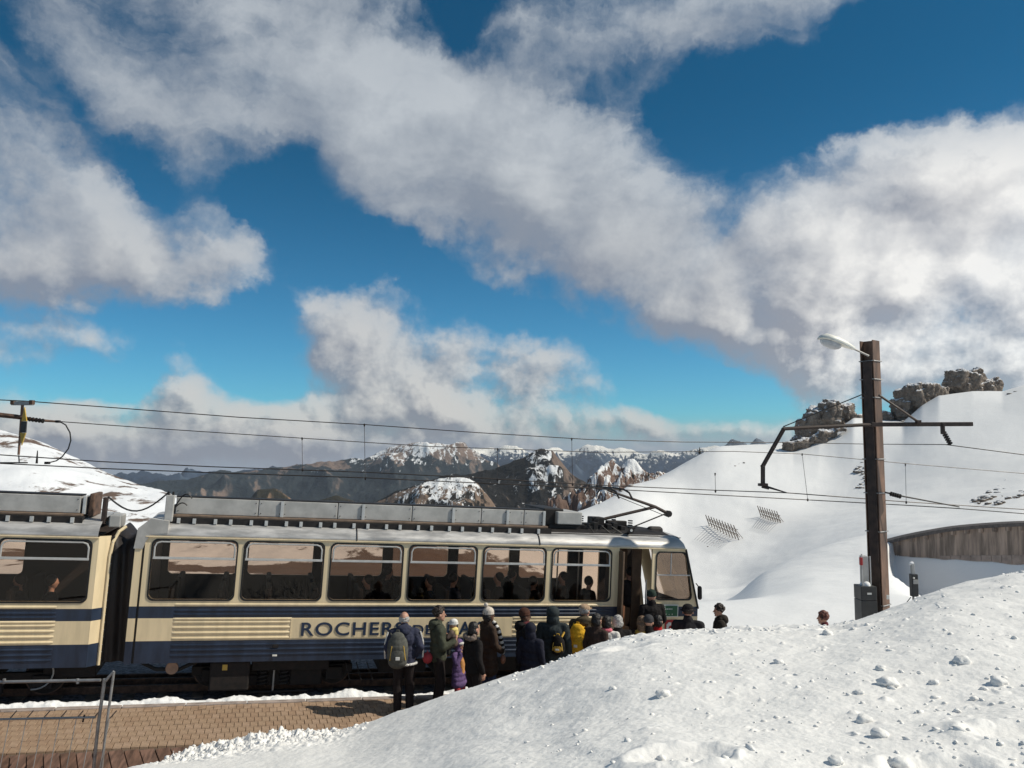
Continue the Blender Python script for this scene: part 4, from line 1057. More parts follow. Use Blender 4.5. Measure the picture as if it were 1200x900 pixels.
# narrow end post with dark seam
for (w0, w1, m, nm) in ((1.0, GUT-.02, M_cream, 'end_post'), (.79, 1.0, M_blue, 'end_post'), (.39, .79, M_cream, 'end_post'), (0, .39, M_blue, 'end_post')):
    MB().box((u_start, -.01, w0), (u_start+.12, .12, w1)).build(nm, m, front)
MB().box((u_start+.12, .02, 0), (u_start+.16, .12, GUT)).build('seam', M_rubber, front)
# grey metal bracket above the end post
fixnorm(panel([(u_start-.02, 2.02), (u_start+.13, 2.02), (u_start+.17, 2.15), (u_start+.24, 2.28), (u_start+.52, 2.30), (u_start+.52, 2.52), (u_start+.22, 2.56), (u_start+.02, 2.38)], [], -.03, .35).build('end_bracket', M_panel, front))
MB().bevbox((u_start+.42, .1, 2.5), (u_start+.56, .24, 2.98), .01).build('cable_post', M_panel, front)
for k in (-1, 1): MB().capsule((u_start+.49+k*.04, .17, 2.98), (u_start+.49+k*.04, .17, 3.03), .02, .02, 8, 3).build('insulator', M_dark, front)
# nose (front wall) and corner pillar
nose = MB(); ht = [(0, u_end, 0), (.95, u_end, 0), (GUT, u_end-CAB_LEAN, 0)]
nv = []
for (w, u, _) in ht: nv += [(u, .0, w), (u+.16, .28, w), (u+.20, CW/2, w), (u+.16, CW-.28, w), (u, CW, w)]
nose.add(nv[5:], [(0, 1, 6, 5)])
MB().add([nv[5], nv[6], nv[11], nv[10]], [(0, 1, 2, 3)]).build('nose', M_cream, front); MB().add([nv[8], nv[9], nv[14], nv[13]], [(0, 1, 2, 3)]).build('nose', M_cream, front)
MB().add([nv[6], nv[7], nv[8], nv[13], nv[12], nv[11]], [(0, 1, 4, 5), (1, 2, 3, 4)]).build('windscreen', M_glass, front)
MB().add(nv[:10], [(0, 1, 6, 5), (1, 2, 7, 6), (2, 3, 8, 7), (3, 4, 9, 8)]).build('nose_apron', M_blue, front)
MB().tube([(u_end-.0, -.02, .96), (u_end-CAB_LEAN, -.02, GUT)], .02, 6).build('corner_seal', M_rubber, front)
MB().capsule((u_end-.04, -.14, 1.22), (u_end-.05, -.14, 1.42), .05, .05, 8, 3).tube([(u_end-.06, 0, 1.5), (u_end-.05, -.14, 1.42)], .012, 6).build('wing_mirror', M_dark, front)
# sliding door leaf swung out, inner partition, grab pole, step
MB().bevbox((d0-.01, -.20, .42), (d0+.035, .03, 2.17), .01).build('door_leaf', M_int2, front)
MB().bevbox((d0+.05, .08, .1), (d0+.09, .75, 2.2), .01).build('door_leaf', M_int2, front)
MB().box((d1-.20, .55, .1), (d1+.02, .60, 2.2)).build('partition', M_int2, front)
MB().box((d1-.42, 1.45, .1), (d1+.1, 1.5, 2.2)).build('partition', M_int2, front)
MB().tube([(d1-.08, .1, .9), (d1-.08, .1, 1.55)], .016, 8).build('grab_rail', M_alu2, front)
MB().bevbox((d0+.02, -.12, .10), (d1-.02, .4, .14), .01).build('step', M_dark, front)
MB().bevbox((d0-.22, -.004, 1.0), (d0-.10, .0, GUT-.06), .001).build('door_pillar', M_cream, front)
# lettering
def lettering(txt, px0, px1, w0, w1, parent, m=M_lett, bold=.014, v_=-.012):
    c = bpy.data.curves.new('lettering', 'FONT'); c.body = txt; c.size = 1; c.extrude = .01; c.offset = bold; c.space_character = 1.12; c.materials.append(m)
    c.align_x = 'LEFT'; o = bpy.data.objects.new('lettering', c); link(o, parent)
    bpy.context.view_layer.update(); bb = [Vector(b) for b in o.bound_box]; x0 = min(b.x for b in bb); x1 = max(b.x for b in bb)
    u0, u1 = uat(px0, 0, (w0+w1)/2), uat(px1, 0, (w0+w1)/2); sx = (u1-u0)/(x1-x0); sz = (w1-w0)/.73
    me = bpy.data.meshes.new_from_object(o.evaluated_get(bpy.context.evaluated_depsgraph_get())); me.name = 'lettering'
    bpy.data.objects.remove(o); bpy.data.curves.remove(c)
    bm = bmesh.new(); bm.from_mesh(me); isl = letter_islands(bm); bm.free()
    co = [v.co.copy() for v in me.vertices]; fs = [tuple(p.vertices) for p in me.polygons]
    for comp in isl:
        idx = {v: i for i, v in enumerate(sorted(comp))}
        vv = [(u0-x0*sx+co[v].x*sx, v_-co[v].z*.6, w0+co[v].y*sz) for v in sorted(comp)]
        meshobj('letter', vv, [tuple(idx[i] for i in f) for f in fs if f[0] in comp], m, parent)
def letter_islands(bm):
    bm.verts.ensure_lookup_table(); seen = set(); out = []
    for v in bm.verts:
        if v.index in seen: continue
        st = [v]; comp = set()
        while st:
            w = st.pop()
            if w.index in comp: continue
            comp.add(w.index); st += [e.other_vert(w) for e in w.link_edges]
        seen |= comp; out.append(comp)
    # merge pieces that overlap sideways (front, rim and back of one letter)
    box = [[min(bm.verts[i].co.x for i in c), max(bm.verts[i].co.x for i in c), c] for c in out]; box.sort(key=lambda b: b[0]); res = []
    for b in box:
        if res and b[0] < res[-1][1]-.02: res[-1][1] = max(res[-1][1], b[1]); res[-1][2] |= b[2]
        else: res.append([b[0], b[1], set(b[2])])
    return [r[2] for r in res]
fixnorm(MB().box((tx0, -.006, .415), (tx1, .004, .775)).build('name_panel', M_cream, front))
MB().box((tx0-.012, -.010, .41), (tx0, .004, .78)).build('moulding', M_cream, front)
lettering('ROCHERS', 353, 473.5, .465, .715, front)
lettering('DE', 484, 507, .465, .655, front)
lettering('NAYE', 524, 573, .465, .715, front)
# green destination board and red emblem beside the door
gb0, gb1 = uat(766, 0, .9), uat(794, 0, .9)
B_ = MB().bevbox((gb0, -.03, .78), (gb1, -.006, 1.045), .004).build('notice_board', M_white, front)
MB().box((gb0+.02, -.034, .80), (gb1-.02, -.029, 1.025)).build('board_face', M_green, B_)
for i, (a, b, w) in enumerate(((.03, .26, .985), (.03, .46, .945))):
    x = gb0+a
    while x < gb0+b-.02:
        l_ = .025+.02*((i*7+int(x*97)) % 3); MB().box((x, -.036, w), (min(x+l_, gb0+b), -.033, w+.018)).build('text_line', M_white, B_); x += l_+.012
for k in range(6): MB().box((gb0+.05+k*.075, -.036, .83), (gb0+.062+k*.075, -.033, .845+.01*(k % 2))).build('text_line', M_white, B_)
em0, em1 = uat(779, 0, .6), uat(793, 0, .6)
em = fixnorm(panel(rrect(em0, .30, em1, .72, .07), [], -.012, .003).build('emblem', M_red, front)); em['label'] = 'red emblem plate with white shapes'
ew = em1-em0
fixnorm(panel([(em0+ew*.12, .36), (em0+ew*.3, .36), (em0+ew*.3, .56), (em0+ew*.38, .60), (em0+ew*.5, .60), (em0+ew*.5, .66), (em0+ew*.3, .67), (em0+ew*.12, .62)], [], -.016, -.011).build('emblem_shape', M_white, em))
fixnorm(panel([(em0+ew*.58, .42), (em0+ew*.70, .36), (em0+ew*.88, .36), (em0+ew*.88, .66), (em0+ew*.72, .66), (em0+ew*.72, .50), (em0+ew*.58, .52)], [], -.016, -.011).build('emblem_shape', M_white, em))
# hatch on lower panel
MB().bevbox((uat(319, 0, .2), -.03, .25), (uat(326, 0, .2), .0, .31), .004).build('hatch_handle', M_dark, front)
MB().bevbox((uat(319.5, 0, .2), -.036, .095), (uat(325, 0, .2), -.02, .125), .004).build('latch', M_white, front)

# seats inside
def seats(car_, ua, ub, step=.86):
    u = ua+.25; k = 0
    while u < ub:
        for v in (.12, 1.42):
            s_ = MB().bevbox((u-.05, v, .35), (u+.05, v+.9, 1.30), .03).build('seat', M_seat, car_)
            MB().bevbox((u+(.05 if k % 2 == 0 else -.45), v, .35), (u+(.45 if k % 2 == 0 else -.05), v+.9, .50), .03).build('cushion', M_seat, s_)
        k += 1; u += step
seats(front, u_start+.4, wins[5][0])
for u in (wins[5][0]+.45, wins[5][0]+.95): MB().tube([(u, .9, .1), (u, .9, 2.2)], .018, 8).build('grab_pole', M_alu2, front)

# roof equipment: resistor boxes with bracket feet
def roof_boxes(car_, cuts, wlo, whi, v0, v1, feet_step=.33):
    v1 = v0+.42
    MB().bevbox((cuts[0]-.06, v0-.12, wlo-.045), (cuts[-1]+.06, v1+.05, wlo-.005), .006).build('box_flange', M_brownroof, car_)
    MB().box((cuts[0]-.1, v0+.55, wlo-.2), (cuts[-1], 1.9, wlo+.12)).build('cable_tray', M_dark, car_)
    for i in range(len(cuts)-1):
        a, b = cuts[i], cuts[i+1]
        big = (i % 2 == 0)
        o = MB().bevbox((a+.006, v0, wlo), (b-.006, v1, whi), .012).build('resistor_box', M_panel, car_)
        MB().box((a+.0, v0+.01, whi+.002), (b-.0, v1, whi+.022)).build('box_lid', M_dark, o)
        for (x, z_) in ((a+.05, wlo+.06), (a+.05, whi-.06), (b-.05, wlo+.06), (b-.05, whi-.06)):
            MB().tube([(x, v0-.008, z_), (x, v0+.004, z_)], .010, 6).build('bolt', M_dark, o)
        if i % 2 == 1: MB().bevbox((b-.035, v0-.035, wlo+.0), (b+.025, v0-.002, whi-.0), .005).build('clamp', M_alu2, o)
    u = cuts[0]+.1; k = 0
    while u < cuts[-1]:
        MB().bevbox((u-.030, v0-.27, wlo-.150), (u+.030, v0-.23, wlo-.055), .004).build('bracket_foot', M_alu2, car_)
        u += feet_step*(1.12 if k % 2 else .82); k += 1
    MB().box((cuts[0]-.1, v0-.23, wlo-.20), (cuts[-1]+.1, v0+.2, wlo-.047)).build('dark_gap_strip', M_dark, car_)  # solid dark strip filling the gap under the box flange
BV = .42
cutpx = [206, 303, 331, 396, 425, 480, 532, 562, 592, 617, 637.5]
cutpx = [206, 303, 331, 396, 426, 483, 531.5, 564, 595, 614, 637.5]
cuts = [uat(p, BV, 2.8) for p in cutpx]
roof_boxes(front, cuts, 2.62, 2.93, BV, 1.95)
# dark equipment box and roof gear ahead of the resistors
ub0, ub1 = uat(645, BV, 2.8), uat(682, BV, 2.8)
MB().bevbox((uat(639, BV, 2.7), .55, 2.58), (ub0+.35, 1.9, 2.98), .02).build('equipment_box', M_dark, front)
MB().bevbox((uat(653, BV, 2.8), BV-.02, 2.66), (ub1, 1.5, 2.93), .02).build('equipment_box', M_panel, front)
MB().box((ub0, .5, 2.54), (ub1+.3, 1.9, 2.64)).build('equipment_tray', M_dark, front)
hood_a, hood_b = uat(640, .2, 2.5), u_end-CAB_LEAN-.02
hp = [(.21, 2.47), (.26, 2.52), (.6, 2.585), (1.225, 2.61), (CW-.6, 2.585), (CW-.26, 2.52), (CW-.21, 2.47)]
hv = []; hf = []
for (u, k) in ((hood_a, 1), (hood_b-.55, 1), (hood_b-.25, .75), (hood_b-.05, .25), (hood_b+.02, -.5)):
    for (a, b) in hp: hv.append((u, a, 2.47+(b-2.47)*k))
for j in range(4):
    for i in range(6): q = j*7+i; hf.append((q, q+7, q+8, q+1))
meshobj('front_roof_cover', hv, hf, M_dark, front, smooth=True)
MB().capsule((uat(766, .6, 2.6), .75, 2.57), (uat(776, .6, 2.6), .75, 2.57), .09, .09, 12, 4).build('roof_dome', M_dark, front)
hn = uat(737, .25, 2.5)
h_ = MB().tube([(hn, .28, 2.52), (hn, .2, 2.60), (hn, .14, 2.60)], [.03, .04, .075], 14).build('horn', M_dark, front)
MB().tube([(hn, .135, 2.60), (hn, .13, 2.60)], .03, 10).build('horn_mouth', M_alu2, h_)
for k, (a, b) in enumerate(((690, 700), (705, 725), (716, 742))):
    c0, c1 = uat(a, .3, 2.5), uat(b, .3, 2.5); MB().tube([(c0, .3, 2.66), ((c0+c1)/2, .26, 2.50), (c1, .3, 2.58)], .014, 6).build('cable', M_rubber, front)
for k in range(7):
    u = uat(682+k*8, .5, 2.6); MB().bevbox((u-.05, .5+.05*(k % 2), 2.55), (u+.06, .7, 2.66+.03*(k % 3)), .01).build('roof_fitting', M_dark, front)

# pantograph
pant = empty('pantograph_base'); pant.parent = front
bpy.data.objects.remove(pant)
def onv3(px, py, v): u, w = on_v(px, py, v); return Vector((u, v, w))
pb = MB(); q0 = onv3(692, 616, 1.0); q1 = onv3(738, 617, 1.0)
pb.bevbox((q0.x, .75, q0.z-.06), (q1.x, .82, q0.z+.02), .01).bevbox((q0.x, 1.65, q0.z-.06), (q1.x, 1.72, q0.z+.02), .01)
for f in (0.0, .5, .95): pb.box((q0.x+(q1.x-q0.x)*f, .75, q0.z-.05), (q0.x+(q1.x-q0.x)*f+.07, 1.72, q0.z+.01))
PT = pb.build('pantograph', M_dark, front)
for f in (.05, .9):
    for v in (.78, 1.68):
        u = q0.x+(q1.x-q0.x)*f; ins = MB()
        for k in range(4): ins.tube([(u, v, 2.60+k*.05), (u, v, 2.625+k*.05)], .055, 10)
        ins.tube([(u, v, 2.55), (u, v, q0.z-.05)], .03, 8).build('insulator', M_dark, PT)
MB().bevbox(q0+Vector((.0, -.1, -.02)), q0+Vector((.30, .22, .20)), .02).build('drive_unit', M_dark, PT)
MB().bevbox(q0+Vector((.35, -.12, .02)), q0+Vector((.85, .0, .14)), .02).build('spring_case', M_dark, PT)
pv = 1.22
kn = onv3(783, 602, pv); k2 = onv3(768, 594, pv); ap = onv3(712, 574.5, pv); lo = onv3(704, 609, pv)
MB().tube([lo, k2], .035, 8).build('lower_arm', M_poled, PT)
MB().tube([kn+Vector((0, 0, 0)), k2, ap], [.04, .036, .024], 8).build('upper_arm', M_poled, PT)
MB().tube([kn+Vector((0, -.05, -.08)), ap+Vector((0, -.02, -.05))], .008, 5).build('guide_rod', M_dark, PT)
MB().tube([onv3(738, 619, pv-.1), onv3(780, 602, pv-.05)], .016, 6).build('control_rod', M_dark, PT)
MB().tube([kn+Vector((0, -.06, 0)), kn+Vector((0, .06, 0))], .075, 14).build('knuckle', M_dark, PT)
hd = MB()
for du in (-.16, .16):
    pts = [ap+Vector((du, s*.98, -.13)) if abs(s) > .95 else ap+Vector((du, s*.9, .06-.10*abs(s)**4)) for s in (-1, -.9, -.6, -.3, 0, .3, .6, .9, 1)]
    hd.tube(pts, .022, 6)
for s in (-.35, .35): hd.tube([ap+Vector((-.16, s, .03)), ap+Vector((.16, s, .03))], .014, 6)
hd.tube([ap+Vector((0, -.35, .02)), ap+Vector((0, .35, .02))], .02, 6)
hd.build('collector_head', M_dark, PT)

# underframe gear of the front car
MB().bevbox((u_start+.3, .35, -.06), (u_end-.6, CW-.35, 0), .01).build('underframe', M_under, front)
bx0, bx1 = uat(245, .1, -.3), uat(292, .1, -.3)
gbx = MB().bevbox((bx0, .10, -.55), (bx1, .6, -.02), .03).build('gear_case', M_under, front)
MB().box((uat(260, .1, -.2), .094, -.17), (uat(266, .1, -.2), .10, -.07)).build('warning_plate', M_yel, gbx)
MB().bevbox((uat(294, .2, -.3), .2, -.22), (uat(385, .2, -.3), .5, -.02), .02).build('gear_case', M_under, front)
MB().bevbox((uat(340, .3, -.3), .35, -.55), (uat(378, .3, -.3), .8, -.05), .03).build('gear_case', M_under, front)
bogie(front, uat(321, .4, -.3))
bogie(front, uat(690, .4, -.3))
for (a, b, h) in ((445, 500, .35), (510, 570, .42), (580, 640, .36)):
    MB().bevbox((uat(a, .3, -.2), .35, -h), (uat(b, .3, -.2), 1.6, -.03), .03).build('gear_case', M_under, front)
dc = uat(201.5, .15, -.13); MB().tube([(dc, .13, -.125), (dc, .19, -.125)], .108, 24).build('round_cover', M_tan, front)
MB().tube([(dc, .16, -.02), (dc, .16, -.05)], .03, 8).build('cover_bracket', M_under, front)
MB().tube([(u_start+.2, .3, -.02), (u_start+.5, .25, -.16), (u_start+.9, .25, -.18), (u_start+1.2, .3, -.05)], .035, 8).build('hose', M_rubber, front)
for k in range(3): MB().tube([(u_start+3.9+k*.2, .14, -.08), (u_start+4.0+k*.22, .14, -.42)], .010, 5).build('pipe', M_dark, front)

# ---- second car on the left
lu1 = uat(106.5, 0, .8)
lw = [(uat(-2.5, 0, 1.6)-1.55+0*k, WZ0, 0, WZ1) for k in range(1)]
lwins = [(uat(a, 0, 1.6), WZ0, uat(b, 0, 1.6), WZ1) for a, b in ((-235, -124), (-114, -10+2), (-1, 103))]
lwins = [(uat(-4, 0, 1.6), WZ0, uat(103.5, 0, 1.6), WZ1)]
wd = lwins[0][2]-lwins[0][0]
lwins = [(lwins[0][0]-(wd+.16)*k, WZ0, lwins[0][2]-(wd+.16)*k, WZ1) for k in range(6)]
ru = uat(63, 0, .5)
left = car(lu1-10.9, lu1, lwins, 'cream and blue second train car cut off by the left picture edge', ribs=(lu1-10.6, ru), dw=-.045)
seats(left, lu1-10.2, lu1-.6)
# angled end frame with studs
for (w0, w1, m) in ((1.0, GUT+.02, M_cream), (.79, 1.0, M_blue), (.39, .79, M_cream), (0, .39, M_blue)):
    MB().add([(lu1, 0, w0), (lu1+.16, .16, w0), (lu1+.16, .20, w0), (lu1, .05, w0), (lu1, 0, w1), (lu1+.16, .16, w1), (lu1+.16, .20, w1), (lu1, .05, w1)],
             [(0,1,5,4),(1,2,6,5),(2,3,7,6),(3,0,4,7),(4,5,6,7),(3,2,1,0)]).build('end_frame', m, left)
MB().tube([(lu1+.17, .15, 0), (lu1+.17, .15, 1.9), (lu1+.20, .17, 2.15), (lu1+.27, .22, 2.33), (lu1+.37, .3, 2.42)], .03, 8).build('end_frame', M_cream, left)
MB().bevbox((lu1+.17, .16, .0), (lu1+.23, .25, 2.25), .01).build('stud_strip', M_dark, left)
for k in range(17): MB().capsule((lu1+.195, .155, .1+k*.128), (lu1+.195, .15, .1+k*.128), .013, .013, 6, 2).build('stud', M_alu2, left)
lc = [lu1-10.2, lu1-8.7, lu1-7.0, lu1-5.2, lu1-3.6, uat(95, BV, 2.8)]
roof_boxes(left, lc, 2.62, 2.93, BV, 1.95)
MB().bevbox((uat(97, BV, 2.8), BV+.02, 2.60), (uat(101, BV, 2.8), 1.7, 2.93), .01).build('box_end', M_alu2, left)
MB().bevbox((uat(104, BV, 2.8), BV+.05, 2.56), (uat(110, BV, 2.8), 1.2, 2.98), .02).build('junction_box', M_rust, left)
MB().bevbox((uat(121, .3, 2.8), .25, 2.45), (uat(126, .3, 2.8), .4, 2.93), .01).build('cable_post', M_poled, left)
MB().bevbox((uat(129, .3, 2.6), .25, 2.40), (uat(143, .3, 2.6), .8, 2.62), .02).build('end_bracket', M_panel, left)
MB().tube([(lu1-10.8, .26, GUT+.245), (lu1-.1, .26, GUT+.245)], .022, 8).build('roof_pipe', M_alu2, left)
bogie(left, lu1-1.85)
MB().bevbox((lu1-5.5, .35, -.4), (lu1-3.6, 1.6, -.03), .03).build('gear_case', M_under, left)
MB().bevbox((lu1-.75, .4, -.28), (lu1+.1, 1.8, -.02), .03).build('gear_case', M_under, left)
MB().tube([(lu1-.85+.3*math.cos(rad(a)), .28, -.15+.28*math.sin(rad(a))) for a in range(70, -100, -15)], .014, 6).build('hose', M_galv, left)
# bellows between the cars
bv = []; bf = []; nb = 14
pr = [(.22, -.02), (.19, .6), (.17, 1.3), (.19, 1.9), (.25, 2.15), (.45, 2.30), (.8, 2.34), (CW/2, 2.30), (CW-.8, 2.34), (CW-.45, 2.28), (CW-.25, 2.1), (CW-.2, 1.2), (CW-.22, -.02)]
for i in range(nb+1):
    t = i/nb; u = (lu1+.22)*(1-t)+(u_start+.0)*t
    for k, (a, b) in enumerate(pr):
        sag = math.sin(PI*t)
        ins = .045*sag*math.cos(t*9+k*.8)+.05*sag
        dz = -.16*sag**1.5 if b > 2.0 else 0
        bv.append((u, a+(ins if a < 1 else -ins), b+dz))
for i in range(nb):
    for k in range(len(pr)-1): q = i*len(pr)+k; bf.append((q, q+len(pr), q+len(pr)+1, q+1))
bl = meshobj('gangway_bellows', bv, bf, M_bellows, None, smooth=True); bl.matrix_world = TM
bl.data.polygons.foreach_set('use_smooth', [True]*len(bl.data.polygons))
s_ = bl.modifiers.new('fine', 'SUBSURF'); s_.levels = 2; s_.render_levels = 2
tag(bl, 'black cloth gangway bellows joining the two train cars', 'bellows')
cb = MB(); c0 = Vector((uat(126, .3, 2.8), .3, 2.90)); c1 = Vector((u_start+.45, .17, 3.03))
cb.tube([c0.lerp(c1, t)+Vector((0, 0, -.30*math.sin(PI*t))) for t in [i/12 for i in range(13)]], .016, 6)
for (a, b, d_, s_) in ((u_start+.55, u_start+.78, .25, .12), (u_start+.58, u_start+.85, .3, .20)):
    cb.tube([(a+(b-a)*t, d_, 2.60+s_*2*math.sin(PI*(.15+.55*t))) for t in [i/8 for i in range(9)]], .012, 5)
o = cb.build('roof_cable', M_rubber); o.matrix_world = TM; tag(o, 'sagging black jumper cable between the two car roofs', 'cable')

# ------------------------------------------------------------------ steel pole with bracket arms, lamp
PD = 17.0
pbase = P(1031, 716, PD); pbase.z = min(pbase.z, GZ)-.3
ptop = P(1021.5, 396, PD)
pole = empty('catenary_pole', (pbase.x, pbase.y, pbase.z), 'tall brown steel catenary pole with bracket arms to both sides', 'pole')
H = ptop.z-pbase.z
Rz = Matrix.Rotation(rad(38), 4, 'Z')
mb = MB(); hw = .15
for (a, b) in (((-hw, -hw), (hw, -hw+.022)), ((-hw, hw-.022), (hw, hw)), ((-.012, -hw+.022), (.012, hw-.022))): mb.box((a[0], a[1], 0), (b[0], b[1], H), Rz)
mb.build('column', M_pole, pole)
MB().bevbox((-.20, -.20, 0), (.20, .20, .3), .02, Rz).build('base_plate', M_pole, pole)
for (x, y, h0, h1, r) in ((-.10, -.13, 0, H-1.2, .022), (-.05, -.16, 0, H*.42, .018)):
    MB().tube([(x, y, h0), (x, y, h1)], r, 8).build('conduit', M_galv, pole)
MB().box((-.19, -.12, 0), (-.13, .08, H*.94), Rz).build('cable_duct', M_poled, pole)
def pp(px, py, D=PD): return P(px, py, D)-pbase
for py in (421, 443, 465, 538, 578, 623, 708):
    zc = pp(1025, py).z; b = MB()
    q = [Rz @ Vector((s*.175, t*.165, zc)) for s, t in ((-1, -1), (1, -1), (1, 1), (-1, 1), (-1, -1))]
    b.tube(q, .012, 5, caps=False); b.build('clamp_band', M_galv, pole)
MB().box((.04, -.155-.015, 0), (.10, -.155, .09), Matrix.Translation((0, -.09, pp(1037, 700).z))).build('number_plate', M_white, pole)
am = MB(); a0 = pp(1020, 497.5); aL = pp(918, 502.5, PD-.1); aR = pp(1139, 497, PD+.1)
am.bevbox((0, -.05, -.045), ((aR-a0).length, .05, .045), .01, Matrix.Translation(a0) @ Matrix.Rotation(math.atan2((aR-a0).y, (aR-a0).x), 4, 'Z') @ Matrix.Rotation(-math.asin((aR-a0).z/(aR-a0).length), 4, 'Y'))
am.build('right_arm', M_poled, pole)
a1 = pp(893.5, 546, PD-.1); a2 = pp(893.5, 568, PD-.1)
lm = MB()
for off in (Vector((-.03, -.06, 0)), Vector((.05, .06, 0))):
    lm.tube([a0+off*.2, aL+off], .042, 6).tube([aL+off, a1+off], .030, 6).tube([a1+off, a2+off], .028, 6)
for t in (.0, .5, 1): q = aL.lerp(a1, t); lm.tube([q+Vector((-.05, -.06, 0)), q+Vector((.07, .06, 0))], .02, 6)
lm.bevbox(a2-Vector((.08, .08, .03)), a2+Vector((.10, .08, .03)), .01)
lm.build('left_arm', M_poled, pole)
MB().tube([pp(1016, 460), pp(918, 500, PD-.1)], .012, 5).build('tie_rod', M_dark, pole)
MB().tube([pp(1030, 463), pp(1077, 495, PD)], .026, 6).build('tie_rod', M_poled, pole)
MB().tube([pp(897, 570, PD-.1), pp(922, 577.5, PD-.05)], [.03, .012], 6).tube([pp(893, 570, PD-.1), pp(901, 572, PD-.1)], .035, 8).build('steady_arm', M_dark, pole)
MB().tube([pp(1037, 577), pp(1060, 582, PD), pp(1124, 594, PD+.2)], [.02, .018, .014], 6).build('steady_arm', M_dark, pole)
def insul(a, b, n, r, parent):
    m = MB().tube([a, b], r*.4, 6)
    for k in range(n):
        q = Vector(a).lerp(Vector(b), (k+.5)/n); t = (Vector(b)-Vector(a)).normalized()*.012; m.tube([q-t, q+t], r, 8)
    return m.build('insulator', M_dark, parent)
insul(pp(1043, 578.5), pp(1056, 582), 5, .05, pole)
insul(pp(1105.5, 506, PD+.05), pp(1114, 521, PD+.05), 6, .055, pole)
MB().bevbox((-.03, -.05, -.18), (.03, .05, .06), .01, Matrix.Translation(pp(1104.5, 499, PD+.05))).build('hanger', M_poled, pole)
MB().bevbox((-.05, -.05, -.05), (.05, .05, .03), .01, Matrix.Translation(pp(1076, 494, PD))).build('clamp', M_poled, pole)
# lamp
lp = empty('street_lamp', P(1018, 417, PD), 'white street lamp head on a short arm left of the pole top', 'lamp')
l0 = P(1001, 409, PD)-lp.location; l1 = P(960.5, 395, PD)-lp.location
MB().tube([(0, 0, 0), l0], .022, 8).build('arm', M_galv, lp)
d = (l1-l0); L = d.length; R = Matrix.Translation(l0) @ d.to_track_quat('X', 'Z').to_matrix().to_4x4()
b = MB(); secs = [(0, .05, .05, .0), (.12, .07, .08, .0), (.3, .11, .12, .0), (.55, .16, .14, .0), (.85, .17, .13, 0), (1.0, .11, .06, -.02)]
v = []; n = 12
for (t, wy, hz, dz) in secs:
    for k in range(n): a = 2*PI*k/n; v.append((t*L, wy*math.cos(a), max(hz*math.sin(a), -.02)+dz))
b.add(v, [(j*n+k, j*n+(k+1) % n, (j+1)*n+(k+1) % n, (j+1)*n+k) for j in range(len(secs)-1) for k in range(n)]+[tuple(range(n)), tuple((len(secs)-1)*n+k for k in range(n))])
fixnorm(b.build('housing', M_lamp, lp, smooth=True, M=R))
M_bowl = mat('lamp_bowl', (.55, .56, .58), .2, var=.1)
b = MB(); b.ell((L*.66, 0, -.04), (L*.31, .13, .13)); b.build('lens', M_bowl, lp, smooth=True, M=R)

# electrical cabinet beside the pole
cq = P(1014, 700, PD-.3); e = empty('electric_cabinet', (cq.x, cq.y, pbase.z), 'dark grey electrical cabinet with snow cap and tall duct beside the pole', 'cabinet')
q = lambda px, py: P(px, py, PD-.3)-e.location
c0, c1 = q(1005, 718), q(1023.5, 686)
cabt = MB().bevbox((c0.x, -.18, -.2), (c1.x, .18, q(1010, 702).z), .01).build('lower_door', M_cab, e)
MB().bevbox((c0.x, -.18, q(1010, 702).z+.006), (c1.x, .18, c1.z), .01).build('upper_door', M_cab, e)
MB().box((q(1012, 695).x, -.190, q(1012, 694).z-.02), (q(1017, 695).x, -.18, q(1012, 693).z), ).build('label_plate', M_white, e)
MB().ell((q(1014.5, 685).x, 0, c1.z), (.10, .14, .10)).build('snow_cap', M_snowb, e, smooth=True)
MB().bevbox((q(1011, 680).x, -.06, c1.z-.1), (q(1018, 680).x, .10, q(1014, 652).z), .01).build('duct', M_panel, e)
MB().tube([(q(1009, 680).x, -.1, c1.z), (q(1009, 680).x, -.1, q(1009, 649).z)], .018, 6).build('conduit', M_alu2, e)
MB().bevbox((q(1008, 660).x-.02, -.13, q(1008, 662).z), (q(1008, 660).x+.03, -.05, q(1008, 653).z), .01).build('switch', M_red, e)
MB().tube([(q(1020, 680).x, -.05, c1.z), (q(1020, 680).x, -.05, q(1020, 652).z)], .015, 6).build('conduit', M_alu2, e)

# signal post
sq = P(1072, 712, 15.5); e = empty('signal_post', (sq.x, sq.y, GZ-.1), 'small dark signal box on a thin post standing in the snow right of the pole', 'signal')
q = lambda px, py: P(px, py, 15.5)-e.location
MB().tube([(0, 0, -.2), (q(1070.5, 662).x, 0, q(1070.5, 662).z)], .022, 8).build('post', M_galv, e)
b = q(1068, 699); t = q(1075.5, 673)
MB().bevbox((b.x, -.07, b.z), (t.x, .05, t.z), .012).build('signal_box', M_cab, e)
MB().bevbox((b.x+.02, -.09, q(1070, 684).z), (t.x-.01, -.068, q(1070, 679).z), .004).build('front_plate', M_panel, e)
MB().capsule((b.x+.03, -.08, q(1070, 677).z), (b.x+.03, -.09, q(1070, 677).z), .018, .018, 8, 3).build('lens', M_lamp, e)
MB().bevbox((q(1069.5, 670).x, -.04, t.z), (q(1073, 670).x, .03, q(1070, 661).z), .008).build('cap', M_panel, e)
MB().capsule((q(1069, 661).x, 0, q(1070, 661).z), (q(1071, 661).x, 0, q(1070, 661).z+.01), .035, .03, 8, 3).build('snow_cap', M_snowb, e, smooth=True)
MB().tube([(b.x, 0, q(1069, 700).z), (b.x-.12, -.02, b.z-.14), (b.x-.22, -.05, b.z-.28)], .008, 5).build('cable', M_rubber, e)

